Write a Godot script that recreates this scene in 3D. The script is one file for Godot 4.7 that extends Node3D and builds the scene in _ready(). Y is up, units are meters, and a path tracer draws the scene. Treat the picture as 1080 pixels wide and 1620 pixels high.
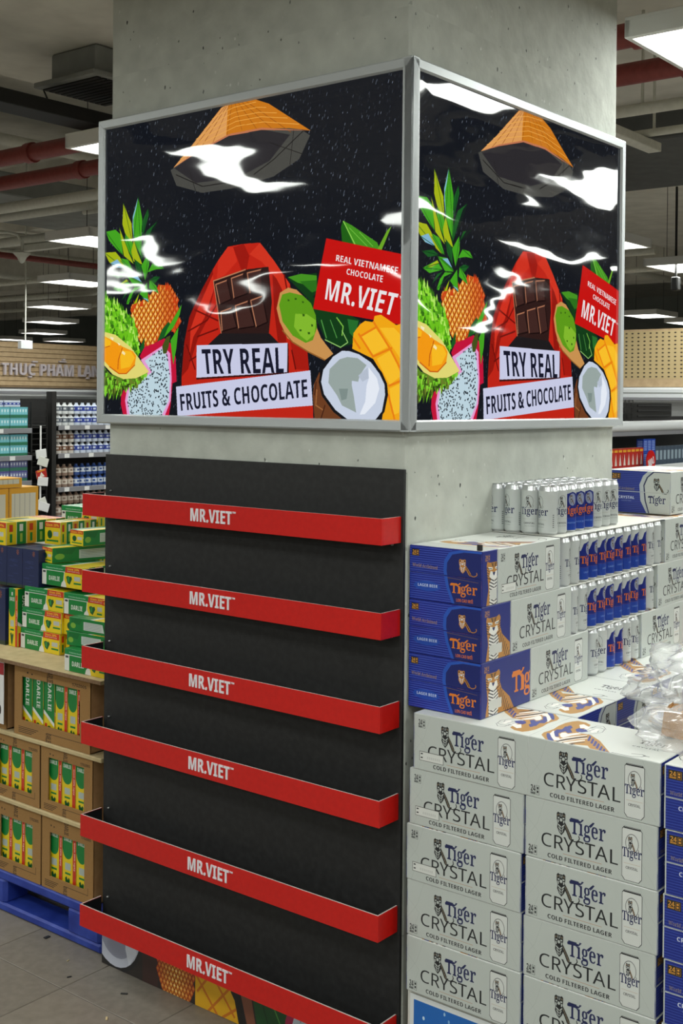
extends Node3D

const EYE := 1.66          # camera height; floor is y = 0
const CASE_L := 0.303      # beer case: length, height, depth
const CASE_H := 0.1305
const CASE_D := 0.202
const SANS := "Droid Sans"
const SERIF := "Droid Serif"

var M := {}                # materials by name
var used := {}             # names already given at top level
var rng := RandomNumberGenerator.new()

func _ready() -> void:
	rng.seed = 4711
	set_camera()
	set_environment()
	make_materials()
	make_prints()
	build_lamps()
	build_setting()
	build_column_display()
	build_beer()
	build_toothpaste_pallet()
	build_background()
	build_ceiling_services()
	build_small()

# ------------------------------------------------------------------ camera and light
func set_camera() -> void:
	var yaw := 0.6704
	var pitch := 0.0093
	var roll := 0.009
	var fw := Vector3(-sin(yaw) * cos(pitch), -sin(pitch), -cos(yaw) * cos(pitch))
	var r0 := fw.cross(Vector3.UP).normalized()
	var u0 := r0.cross(fw)
	var r := r0 * cos(roll) + u0 * sin(roll)
	var u := u0 * cos(roll) - r0 * sin(roll)
	var cam := Camera3D.new()
	cam.name = "camera"
	add_child(cam)
	cam.transform = Transform3D(Basis(r, u, -fw), Vector3(1.6097, EYE, 2.2879))
	cam.projection = Camera3D.PROJECTION_FRUSTUM
	cam.near = 0.05
	cam.far = 80.0
	cam.size = 1620.0 / 1885.41 * 0.05
	cam.frustum_offset = Vector2(0, -158.37 / 1885.41 * 0.05)
	cam.current = true

func set_environment() -> void:
	var e := Environment.new()
	e.background_mode = Environment.BG_COLOR
	e.background_color = Color(0.02, 0.02, 0.02)
	e.tonemap_mode = Environment.TONE_MAPPER_LINEAR
	e.tonemap_exposure = 3.8
	e.sdfgi_enabled = true
	e.ssao_enabled = true
	e.ssil_enabled = true
	var w := WorldEnvironment.new()
	w.name = "environment"
	w.environment = e
	add_child(w)

const LAMP_Y := 2.86
const LAMP_ENERGY := 0.5

func build_lamps() -> void:
	# suspended square panels on a regular grid through the hall; a few were hung a little off the grid
	var spots := []
	for x in [-8.28, -5.51, -2.74, 0.03, 2.8, 5.57, 8.34]:
		for z in [-9.75, -7.79, -5.78, -3.79, -1.73, 0.27, 2.25, 4.24, 6.22, 8.21]:
			if x > 6 and z > 3 or x > 3 and z > 5:
				continue
			var p := Vector2(x, z)
			if x == -5.51 and z == -3.79: p.x = -5.57
			if x == -2.74 and z == -5.78: p = Vector2(-2.5, -6.03)
			if x == -2.74 and z == -7.79: p = Vector2(-2.55, -7.87)
			if x == 0.03 and z == -1.73: p = Vector2(0.15, -1.72)
			if x == 0.03 and z == 0.27: p = Vector2(1.1, 1.2)
			spots.append(p)
	for x in [-13.8, -11.05]:
		for z in [-5.78, -3.79, -1.73, 0.27, 2.25]:
			spots.append(Vector2(x, z))
	for p in [Vector2(-11.21, -7.79), Vector2(-13.81, -9.7), Vector2(-16.58, -11.68), Vector2(-19.17, -12.84), Vector2(-18.7, -13.85), Vector2(-5.28, -13.2), Vector2(-5.37, -14.86), Vector2(0.86, -1.72), Vector2(1.35, -3.79)]:
		spots.append(p)
	var frame_st := start()
	var hx := 0.264
	var hz := 0.356
	slab(frame_st, Vector3(-hx, 0.0, -hz), Vector3(-hx + 0.022, 0.06, hz), 0.003)
	slab(frame_st, Vector3(hx - 0.022, 0.0, -hz), Vector3(hx, 0.06, hz), 0.003)
	slab(frame_st, Vector3(-hx, 0.0, -hz), Vector3(hx, 0.06, -hz + 0.022), 0.003)
	slab(frame_st, Vector3(-hx, 0.0, hz - 0.022), Vector3(hx, 0.06, hz), 0.003)
	slab(frame_st, Vector3(-hx, 0.055, -hz), Vector3(hx, 0.07, hz), 0.003)
	var frame_mesh := frame_st.commit()
	var dif_st := start()
	slab(dif_st, Vector3(-hx + 0.02, 0.012, -hz + 0.02), Vector3(hx - 0.02, 0.02, hz - 0.02), 0.0)
	var dif_mesh := dif_st.commit()
	var wire_mesh := {}
	for len_ in [0.54, 0.79, 1.28]:
		var wire_st := start()
		tube(wire_st, [Vector3(0, 0.071, 0), Vector3(0, len_, 0)], 0.003, 5)
		wire_mesh[len_] = wire_st.commit()
	for p in spots:
		var say := "white framed square light panel hanging on wires from the ceiling"
		if p.x == 0.15:
			say = "square light panel hanging beside the red pipes next to the column"
		elif p.x == -2.74 and p.y == -1.73:
			say = "square light panel hanging below the dark air grille"
		var t := thing("ceiling_lamp", say, "lamp", Vector3(p.x, LAMP_Y, p.y), 0.0, "light panels hanging through the hall")
		part(t, "frame", frame_mesh, M.lamp_frame)
		part(t, "diffuser", dif_mesh, M.lamp_glow)
		var up := 0.79 if p.x > -4.4 else 1.28
		if p.x > -4.4 and p.y > -7.0 and p.y < -5.1:
			up = 0.54
		for s in [-1, 1]:
			var w := part(t, "hanger_wire", wire_mesh[up], M.wire)
			w.position = Vector3(0.2 * s, 0, 0)
		var l := AreaLight3D.new()
		l.name = "panel_light"
		t.add_child(l)
		l.position = Vector3(0, 0.004, 0)
		l.rotation.x = -PI / 2
		l.area_size = Vector2(2 * hx - 0.05, 2 * hz - 0.05)
		l.light_color = Color(0.975, 1.0, 0.975)
		l.light_energy = LAMP_ENERGY
		l.area_range = 30.0
		l.shadow_enabled = true

# ------------------------------------------------------------------ helpers: nodes
func numbered(called: String) -> String:
	if not used.has(called):
		used[called] = 0
		return called
	used[called] += 1
	return "%s_%03d" % [called, used[called]]

func thing(called: String, label: String, category: String, at := Vector3.ZERO, turn := 0.0, group := "") -> Node3D:
	var o := Node3D.new()
	o.name = numbered(called)
	add_child(o, true)
	o.position = at
	o.rotation.y = turn
	tag(o, label, category, group)
	return o

func tag(o: Node, label: String, category: String, group := "") -> void:
	o.set_meta("label", label)
	o.set_meta("category", category)
	if group:
		o.set_meta("group", group)

func part(parent: Node, called: String, mesh: Mesh, m: Material = null) -> MeshInstance3D:
	var o := MeshInstance3D.new()
	o.name = called
	o.mesh = mesh
	if m:
		o.material_override = m
	parent.add_child(o, true)
	return o

func single(called: String, label: String, category: String, mesh: Mesh, m: Material, at := Vector3.ZERO, turn := 0.0, group := "") -> MeshInstance3D:
	var o := MeshInstance3D.new()
	o.name = numbered(called)
	o.mesh = mesh
	if m:
		o.material_override = m
	add_child(o, true)
	o.position = at
	o.rotation.y = turn
	tag(o, label, category, group)
	return o

func structure(called: String, mesh: Mesh, m: Material, label: String) -> MeshInstance3D:
	var o := MeshInstance3D.new()
	o.name = numbered(called)
	o.mesh = mesh
	if m:
		o.material_override = m
	add_child(o, true)
	o.set_meta("kind", "structure")
	o.set_meta("label", label)
	o.set_meta("category", called.split("_")[0])
	return o

func copy_of(o: Node3D, base: String, label: String, at: Vector3, turn := 0.0, group := "") -> Node3D:
	var c: Node3D = o.duplicate()
	c.name = numbered(base)
	add_child(c, true)
	c.position = at
	c.rotation.y = turn
	c.set_meta("label", label)
	if group:
		c.set_meta("group", group)
	return c

# ------------------------------------------------------------------ helpers: shapes
func start() -> SurfaceTool:
	var st := SurfaceTool.new()
	st.begin(Mesh.PRIMITIVE_TRIANGLES)
	return st

func tri(st: SurfaceTool, a: Vector3, b: Vector3, c: Vector3, n: Vector3, ua := Vector2.ZERO, ub := Vector2.ZERO, uc := Vector2.ZERO) -> void:
	var flip := (b - a).cross(c - a).dot(n) > 0.0
	var ps := [a, c, b] if flip else [a, b, c]
	var us := [ua, uc, ub] if flip else [ua, ub, uc]
	for i in 3:
		st.set_normal(n)
		st.set_uv(us[i])
		st.add_vertex(ps[i])

func quad(st: SurfaceTool, a: Vector3, b: Vector3, c: Vector3, d: Vector3, n: Vector3, uv := Rect2(0, 0, 1, 1)) -> void:
	var p := uv.position
	var q := uv.end
	tri(st, a, b, c, n, p, Vector2(q.x, p.y), q)
	tri(st, a, c, d, n, p, q, Vector2(p.x, q.y))

const FACES := [
	[Vector3(1, 0, 0), Vector3(0, 0, -1), Vector3(0, -1, 0)],
	[Vector3(-1, 0, 0), Vector3(0, 0, 1), Vector3(0, -1, 0)],
	[Vector3(0, 1, 0), Vector3(1, 0, 0), Vector3(0, 0, 1)],
	[Vector3(0, -1, 0), Vector3(1, 0, 0), Vector3(0, 0, -1)],
	[Vector3(0, 0, 1), Vector3(1, 0, 0), Vector3(0, -1, 0)],
	[Vector3(0, 0, -1), Vector3(-1, 0, 0), Vector3(0, -1, 0)]]

func slab(st: SurfaceTool, lo: Vector3, hi: Vector3, b := 0.0, faces := [0, 1, 2, 3, 4, 5], edges := true, uv := Rect2(0, 0, 1, 1)) -> void:
	var c := (lo + hi) * 0.5
	var h := (hi - lo) * 0.5
	b = minf(b, minf(h.x, minf(h.y, h.z)) * 0.9)
	for k in faces:
		var n: Vector3 = FACES[k][0]
		var r: Vector3 = FACES[k][1]
		var d: Vector3 = FACES[k][2]
		var hn := absf(n.dot(h))
		var hr := absf(r.dot(h)) - b
		var hd := absf(d.dot(h)) - b
		var o := c + n * hn
		quad(st, o - r * hr - d * hd, o + r * hr - d * hd, o + r * hr + d * hd, o - r * hr + d * hd, n, uv)
	if b > 0.0 and edges:
		var ax := [Vector3(1, 0, 0), Vector3(0, 1, 0), Vector3(0, 0, 1)]
		for i in 3:
			for j in range(i + 1, 3):
				var k := 3 - i - j
				for si in [-1, 1]:
					for sj in [-1, 1]:
						var ni: Vector3 = ax[i] * si
						var nj: Vector3 = ax[j] * sj
						var e: Vector3 = ax[k] * (h[k] - b)
						var p := c + ni * h[i] + nj * (h[j] - b)
						var q := c + nj * h[j] + ni * (h[i] - b)
						quad(st, p - e, p + e, q + e, q - e, (ni + nj).normalized())
		for sx in [-1, 1]:
			for sy in [-1, 1]:
				for sz in [-1, 1]:
					var s := Vector3(sx, sy, sz)
					var hh := h - Vector3(b, b, b)
					var o := c + s * hh
					tri(st, o + Vector3(sx * b, 0, 0), o + Vector3(0, sy * b, 0), o + Vector3(0, 0, sz * b), s.normalized())

func box(lo: Vector3, hi: Vector3, b := 0.0) -> ArrayMesh:
	var st := start()
	slab(st, lo, hi, b)
	return st.commit()

func tube(st: SurfaceTool, path: Array, r: float, n := 10) -> void:
	var rings := []
	for i in path.size():
		var p: Vector3 = path[i]
		var d: Vector3
		if i == 0:
			d = path[1] - p
		elif i == path.size() - 1:
			d = p - path[i - 1]
		else:
			d = (path[i + 1] - p).normalized() + (p - path[i - 1]).normalized()
		d = d.normalized()
		var s := d.cross(Vector3.UP)
		if s.length() < 0.05:
			s = d.cross(Vector3.RIGHT)
		s = s.normalized()
		var t := d.cross(s)
		var ring := []
		for k in n:
			var a := TAU * k / n
			ring.append([p + (s * cos(a) + t * sin(a)) * r, s * cos(a) + t * sin(a)])
		rings.append([ring, p, d])
	for i in rings.size() - 1:
		for k in n:
			var a: Array = rings[i][0][k]
			var b: Array = rings[i][0][(k + 1) % n]
			var c: Array = rings[i + 1][0][(k + 1) % n]
			var e: Array = rings[i + 1][0][k]
			smooth4(st, a, b, c, e)
	for end in [0, rings.size() - 1]:
		var nn: Vector3 = rings[end][2] * (-1.0 if end == 0 else 1.0)
		for k in n:
			tri(st, rings[end][1], rings[end][0][k][0], rings[end][0][(k + 1) % n][0], nn)

func smooth4(st: SurfaceTool, a: Array, b: Array, c: Array, e: Array, ua := Vector2.ZERO, ub := Vector2.ZERO, uc := Vector2.ZERO, ue := Vector2.ZERO) -> void:
	for t in [[a, b, c, ua, ub, uc], [a, c, e, ua, uc, ue]]:
		var n: Vector3 = t[0][1] + t[1][1] + t[2][1]
		var flip: bool = (t[1][0] - t[0][0]).cross(t[2][0] - t[0][0]).dot(n) > 0.0
		for i in ([0, 2, 1] if flip else [0, 1, 2]):
			st.set_normal(t[i][1])
			st.set_uv(t[i + 3])
			st.add_vertex(t[i][0])

# profile: list of Vector2(radius, height); u runs round, v runs down the given rows
func lathe(st: SurfaceTool, prof: Array, n := 24, v0 := 0.0, v1 := 1.0, flat := false) -> void:
	var top: float = prof[0].y
	var bot: float = prof[prof.size() - 1].y
	for i in prof.size() - 1:
		var p: Vector2 = prof[i]
		var q: Vector2 = prof[i + 1]
		var seg := q - p
		var nr := Vector2(-seg.y, seg.x).normalized()
		if nr.x < 0.0 and not flat:
			nr = -nr
		for k in n:
			var a0 := TAU * k / n
			var a1 := TAU * (k + 1) / n
			var pts := []
			for pr in [[p, a0], [p, a1], [q, a1], [q, a0]]:
				pts.append([Vector3(pr[0].x * sin(pr[1]), pr[0].y, pr[0].x * cos(pr[1])), Vector3(nr.x * sin(pr[1]), nr.y, nr.x * cos(pr[1]))])
			var vt := v0
			var vb := v1
			if absf(top - bot) > 1e-6:
				vt = lerpf(v0, v1, (p.y - top) / (bot - top))
				vb = lerpf(v0, v1, (q.y - top) / (bot - top))
			smooth4(st, pts[0], pts[1], pts[2], pts[3], Vector2(float(k) / n, vt), Vector2(float(k + 1) / n, vt), Vector2(float(k + 1) / n, vb), Vector2(float(k) / n, vb))

# an upright prism: outline in x, y (anticlockwise), from z = 0 back to z = -depth
func prism(st: SurfaceTool, outline: PackedVector2Array, depth: float) -> void:
	var idx := Geometry2D.triangulate_polygon(outline)
	for i in range(0, idx.size(), 3):
		var a := outline[idx[i]]
		var b := outline[idx[i + 1]]
		var c := outline[idx[i + 2]]
		tri(st, Vector3(a.x, a.y, 0), Vector3(b.x, b.y, 0), Vector3(c.x, c.y, 0), Vector3.BACK, a, b, c)
		tri(st, Vector3(a.x, a.y, -depth), Vector3(b.x, b.y, -depth), Vector3(c.x, c.y, -depth), Vector3.FORWARD, a, b, c)
	for i in outline.size():
		var a := outline[i]
		var b := outline[(i + 1) % outline.size()]
		var e := b - a
		var n := Vector3(e.y, -e.x, 0).normalized()
		quad(st, Vector3(a.x, a.y, 0), Vector3(b.x, b.y, 0), Vector3(b.x, b.y, -depth), Vector3(a.x, a.y, -depth), n)

func letters(text: String, font_name: String, weight: int, size: Vector2, depth: float) -> ArrayMesh:
	var tm := TextMesh.new()
	tm.text = text
	tm.font = font(font_name, weight)
	tm.font_size = 64
	tm.pixel_size = 0.01
	tm.depth = 0.1
	tm.curve_step = 2.0
	var arr := tm.get_mesh_arrays()
	var v: PackedVector3Array = arr[Mesh.ARRAY_VERTEX]
	var ix: PackedInt32Array = arr[Mesh.ARRAY_INDEX]
	var nm: PackedVector3Array = arr[Mesh.ARRAY_NORMAL]
	var bb := AABB(v[0], Vector3.ZERO)
	for p in v:
		bb = bb.expand(p)
	var k := Vector3(size.x / bb.size.x, size.y / bb.size.y, depth / bb.size.z)
	var mid := bb.get_center()
	var st := start()
	for i in range(0, ix.size(), 3):
		var n := (nm[ix[i]] + nm[ix[i + 1]] + nm[ix[i + 2]]).normalized()
		tri(st, (v[ix[i]] - mid) * k, (v[ix[i + 1]] - mid) * k, (v[ix[i + 2]] - mid) * k, n)
	return st.commit()

var fonts := {}
func font(font_name: String, weight := 400) -> Font:
	var key := font_name + str(weight)
	if not fonts.has(key):
		var f := SystemFont.new()
		f.font_names = PackedStringArray([font_name])
		f.font_weight = weight
		fonts[key] = f
	return fonts[key]

# ------------------------------------------------------------------ helpers: print on flat surfaces
func hexc(s: String) -> Color:
	return Color.html(s)

func canvas(w: int, h: int, c: Color) -> Image:
	var img := Image.create(w, h, false, Image.FORMAT_RGB8)
	img.fill(c)
	return img

func fill(img: Image, pts: PackedVector2Array, c: Color) -> void:
	var n := pts.size()
	var lo := INF
	var hi := -INF
	for p in pts:
		lo = minf(lo, p.y)
		hi = maxf(hi, p.y)
	var y0 := maxi(0, int(floor(lo)))
	var y1 := mini(img.get_height() - 1, int(ceil(hi)))
	var w := img.get_width()
	for y in range(y0, y1 + 1):
		var fy := y + 0.5
		var xs := []
		for i in n:
			var a := pts[i]
			var b := pts[(i + 1) % n]
			if (a.y <= fy) != (b.y <= fy):
				xs.append(a.x + (fy - a.y) / (b.y - a.y) * (b.x - a.x))
		if xs.size() > 2:
			xs.sort()
		for k in range(0, xs.size() - 1, 2):
			var xa := maxi(0, int(round(minf(xs[k], xs[k + 1]))))
			var xb := mini(w, int(round(maxf(xs[k], xs[k + 1]))))
			if xb > xa:
				img.fill_rect(Rect2i(xa, y, xb - xa, 1), c)

# points as a flat list in thousandths of the picture's width and height
func pts(img: Image, a: Array) -> PackedVector2Array:
	var out := PackedVector2Array()
	var sx := img.get_width() / 1000.0
	var sy := img.get_height() / 1000.0
	for i in range(0, a.size(), 2):
		out.append(Vector2(a[i] * sx, a[i + 1] * sy))
	return out

func poly(img: Image, a: Array, c: Color) -> void:
	fill(img, pts(img, a), c)

func rectp(img: Image, x0: float, y0: float, x1: float, y1: float, c: Color) -> void:
	poly(img, [x0, y0, x1, y0, x1, y1, x0, y1], c)

func stroke(img: Image, a: Array, w: float, c: Color) -> void:
	var p := pts(img, a)
	for i in p.size() - 1:
		var d := (p[i + 1] - p[i]).normalized()
		var s := Vector2(-d.y, d.x) * w * 0.5
		var e := d * w * 0.25
		fill(img, PackedVector2Array([p[i] + s - e, p[i + 1] + s + e, p[i + 1] - s + e, p[i] - s - e]), c)

func oval(img: Image, cx: float, cy: float, rx: float, ry: float, c: Color, turn := 0.0) -> void:
	var out := PackedVector2Array()
	var sx := img.get_width() / 1000.0
	var sy := img.get_height() / 1000.0
	for k in 28:
		var a := TAU * k / 28
		var v := Vector2(cos(a) * rx * sx, sin(a) * ry * sy).rotated(turn)
		out.append(v + Vector2(cx * sx, cy * sy))
	fill(img, out, c)

func words(img: Image, text: String, font_name: String, weight: int, q: Array, c: Color) -> void:
	# q: four corners (top left, top right, bottom right, bottom left) in thousandths
	var tm := TextMesh.new()
	tm.text = text
	tm.font = font(font_name, weight)
	tm.font_size = 48
	tm.pixel_size = 0.01
	tm.depth = 0.0
	tm.curve_step = 2.5
	var arr := tm.get_mesh_arrays()
	var v: PackedVector3Array = arr[Mesh.ARRAY_VERTEX]
	var ix = arr[Mesh.ARRAY_INDEX]
	var bb := AABB(v[0], Vector3.ZERO)
	for p in v:
		bb = bb.expand(p)
	var k := pts(img, q)
	var pos := PackedVector2Array()
	for p in v:
		var s := (p.x - bb.position.x) / bb.size.x
		var t := 1.0 - (p.y - bb.position.y) / bb.size.y
		pos.append(k[0].lerp(k[1], s).lerp(k[3].lerp(k[2], s), t))
	if ix != null and ix.size() > 0:
		for i in range(0, ix.size(), 3):
			fill(img, PackedVector2Array([pos[ix[i]], pos[ix[i + 1]], pos[ix[i + 2]]]), c)
	else:
		for i in range(0, pos.size(), 3):
			fill(img, PackedVector2Array([pos[i], pos[i + 1], pos[i + 2]]), c)

func line_of(img: Image, text: String, font_name: String, weight: int, x0: float, y0: float, x1: float, y1: float, c: Color) -> void:
	words(img, text, font_name, weight, [x0, y0, x1, y0, x1, y1, x0, y1], c)

# ------------------------------------------------------------------ materials
func mat(c: Color, rough := 0.6, metal := 0.0) -> StandardMaterial3D:
	var m := StandardMaterial3D.new()
	m.albedo_color = c
	m.roughness = rough
	m.metallic = metal
	return m

func pmat(img: Image, rough := 0.5) -> StandardMaterial3D:
	var m := mat(Color.WHITE, rough)
	m.albedo_texture = ImageTexture.create_from_image(img)
	return m

func noise_tex(freq: float, dark: Color, light: Color, seed_ := 1, size := 512, oct := 4, normal := false) -> NoiseTexture2D:
	var n := FastNoiseLite.new()
	n.seed = seed_
	n.frequency = freq
	n.fractal_octaves = oct
	var t := NoiseTexture2D.new()
	t.width = size
	t.height = size
	t.seamless = true
	t.noise = n
	t.as_normal_map = normal
	if not normal:
		var g := Gradient.new()
		g.set_color(0, dark)
		g.set_color(1, light)
		t.color_ramp = g
	return t

func grain(c: Color, spread: float, rough: float, tile_m: float, freq := 0.02, seed_ := 1, bump := 0.0) -> StandardMaterial3D:
	var m := mat(Color.WHITE, rough)
	m.albedo_texture = noise_tex(freq, c.darkened(spread), c.lightened(spread * 0.6), seed_)
	m.uv1_triplanar = true
	m.uv1_world_triplanar = true
	m.uv1_scale = Vector3.ONE / tile_m
	if bump > 0.0:
		m.normal_enabled = true
		m.normal_texture = noise_tex(freq * 1.5, Color.BLACK, Color.WHITE, seed_ + 5, 512, 5, true)
		m.normal_scale = bump
	return m

func make_materials() -> void:
	M.lamp_frame = mat(Color(0.86, 0.86, 0.85), 0.4)
	M.lamp_glow = mat(Color(0.9, 0.9, 0.9), 0.5)
	M.lamp_glow.emission_enabled = true
	M.lamp_glow.emission = Color(1.0, 0.99, 0.96)
	M.lamp_glow.emission_energy_multiplier = 1.3
	M.wire = mat(Color(0.25, 0.25, 0.25), 0.5, 0.4)
	M.concrete = concrete(Color(0.72, 0.735, 0.705))
	M.ceiling = grain(Color(0.87, 0.86, 0.82), 0.1, 0.9, 2.2, 0.012, 3)
	M.plaster = grain(Color(0.62, 0.63, 0.6), 0.05, 0.9, 2.0, 0.01, 4)
	M.wallpaint = grain(Color(0.66, 0.68, 0.66), 0.06, 0.9, 2.4, 0.01, 14)
	M.tile = grain(Color(0.49, 0.46, 0.42), 0.08, 0.42, 0.5, 0.02, 5)
	M.tile_b = grain(Color(0.465, 0.437, 0.4), 0.08, 0.45, 0.45, 0.025, 6)
	M.grout = mat(Color(0.28, 0.27, 0.25), 0.9)
	M.black_board = grain(Color(0.072, 0.072, 0.075), 0.12, 0.62, 0.4, 0.03, 8)
	M.shelf_black = mat(Color(0.06, 0.06, 0.065), 0.55)
	M.red = grain(Color(0.77, 0.055, 0.025), 0.05, 0.38, 0.3, 0.03, 9)
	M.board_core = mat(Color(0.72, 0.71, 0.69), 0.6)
	M.white_letter = mat(Color(0.88, 0.86, 0.88), 0.5)
	M.screw = mat(Color(0.7, 0.7, 0.7), 0.3, 0.8)
	M.alu = mat(Color(0.73, 0.75, 0.76), 0.42, 0.35)
	M.carton = grain(Color(0.6, 0.45, 0.28), 0.07, 0.85, 0.35, 0.02, 10)
	M.ply = grain(Color(0.78, 0.7, 0.52), 0.1, 0.75, 0.4, 0.015, 11)
	M.ply_edge = grain(Color(0.5, 0.38, 0.26), 0.14, 0.8, 0.2, 0.03, 21)
	M.pallet = grain(Color(0.1, 0.2, 0.62), 0.2, 0.5, 0.7, 0.012, 12)
	M.silver_card = mat(Color(0.75, 0.765, 0.755), 0.45)
	M.white_card = mat(Color(0.82, 0.82, 0.79), 0.6)
	M.blue_card = mat(Color(0.07, 0.11, 0.46), 0.45)
	M.can_metal = mat(Color(0.78, 0.79, 0.8), 0.28, 0.85)
	M.dark_steel = mat(Color(0.13, 0.125, 0.12), 0.5, 0.3)
	M.rail_grey = mat(Color(0.52, 0.52, 0.54), 0.45, 0.2)
	M.rail_white = mat(Color(0.82, 0.83, 0.84), 0.45)
	M.price = mat(Color(0.86, 0.86, 0.86), 0.6)
	M.pipe_red = grain(Color(0.52, 0.2, 0.18), 0.1, 0.5, 0.5, 0.02, 13)
	M.pipe_white = grain(Color(0.83, 0.83, 0.79), 0.07, 0.6, 0.5, 0.02, 15)
	M.pipe_dark = mat(Color(0.1, 0.1, 0.1), 0.6)
	M.duct = grain(Color(0.55, 0.56, 0.55), 0.08, 0.7, 1.2, 0.012, 16)
	M.dark_ceiling = grain(Color(0.33, 0.34, 0.34), 0.08, 0.8, 1.2, 0.012, 17)
	M.wood = grain(Color(0.74, 0.63, 0.48), 0.08, 0.6, 0.6, 0.015, 18)
	M.sign_letter = mat(Color(0.76, 0.72, 0.74), 0.5)
	M.paper_brown = grain(Color(0.68, 0.47, 0.2), 0.12, 0.6, 0.1, 0.03, 19, 0.8)
	M.bag = mat(Color(0.92, 0.93, 0.94, 0.22), 0.16)
	M.bag.transparency = BaseMaterial3D.TRANSPARENCY_ALPHA
	M.bag.cull_mode = BaseMaterial3D.CULL_DISABLED
	M.paper = mat(Color(0.85, 0.83, 0.87), 0.7)

func concrete(c: Color) -> StandardMaterial3D:
	# painted cast concrete: mottling, small blow holes and pale paint specks
	var img := canvas(1024, 1024, c)
	var n := FastNoiseLite.new()
	n.seed = 31
	n.frequency = 0.012
	n.fractal_octaves = 5
	for y in range(0, 1024, 2):
		for x in range(0, 1024, 2):
			var k := 1.0 + 0.07 * n.get_noise_2d(x, y)
			img.fill_rect(Rect2i(x, y, 2, 2), Color(c.r * k, c.g * k, c.b * k))
	for i in 360:
		var p := Vector2(rng.randf() * 1024, rng.randf() * 1024)
		var r := rng.randf_range(1.0, 3.2)
		var dark := rng.randf() < 0.6
		var col := c.darkened(rng.randf_range(0.3, 0.65)) if dark else c.lightened(rng.randf_range(0.15, 0.4))
		var out := PackedVector2Array()
		for k in 7:
			out.append(p + Vector2(cos(k * TAU / 7) * r * rng.randf_range(0.5, 1.2), sin(k * TAU / 7) * r * rng.randf_range(0.7, 1.9)))
		fill(img, out, col)
	var m := mat(Color.WHITE, 0.85)
	m.albedo_texture = ImageTexture.create_from_image(img)
	m.uv1_triplanar = true
	m.uv1_world_triplanar = true
	m.uv1_scale = Vector3.ONE / 1.3
	m.normal_enabled = true
	m.normal_texture = noise_tex(0.03, Color.BLACK, Color.WHITE, 33, 512, 5, true)
	m.normal_scale = 0.1
	return m

# ------------------------------------------------------------------ prints
var prints := {}

func make_prints() -> void:
	print_poster()
	print_skirt()
	print_cases()
	print_cans()
	print_toothpaste()
	print_small_goods()

func inside(pg: PackedVector2Array, p: Vector2) -> bool:
	return Geometry2D.is_point_in_polygon(p, pg)

func print_poster() -> void:
	var bg := hexc("15181f")
	var img := canvas(1400, 1090, bg)
	for i in 2600:
		var p := Vector2(rng.randf() * 1000, rng.randf() * 1000)
		var k := rng.randf()
		var c := bg.lerp(hexc("8a97a8"), 0.15 + 0.7 * k * k)
		var l := rng.randf_range(3, 10)
		stroke(img, [p.x, p.y, p.x - l * 0.25, p.y + l], rng.randf_range(1.2, 2.6), c)
	for it in POSTER:
		var c := Color8(it[1][0], it[1][1], it[1][2])
		match it[0]:
			"P":
				poly(img, it[2], c)
			"S":
				stroke(img, it[2], it[3] * 1.15, c)
			"T":
				words(img, it[3], SANS, 700, it[2], c)
			_:
				fruit(img, it[0], it[2])
	M.poster = pmat(img, 0.035)
	M.poster.albedo_color = Color(0.2, 0.2, 0.2)
	M.poster.metallic_specular = 0.5
	M.poster.emission_enabled = true
	M.poster.emission = Color.WHITE
	M.poster.emission_texture = M.poster.albedo_texture
	M.poster.emission_operator = BaseMaterial3D.EMISSION_OP_MULTIPLY
	M.poster.emission_energy_multiplier = 0.235

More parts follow.
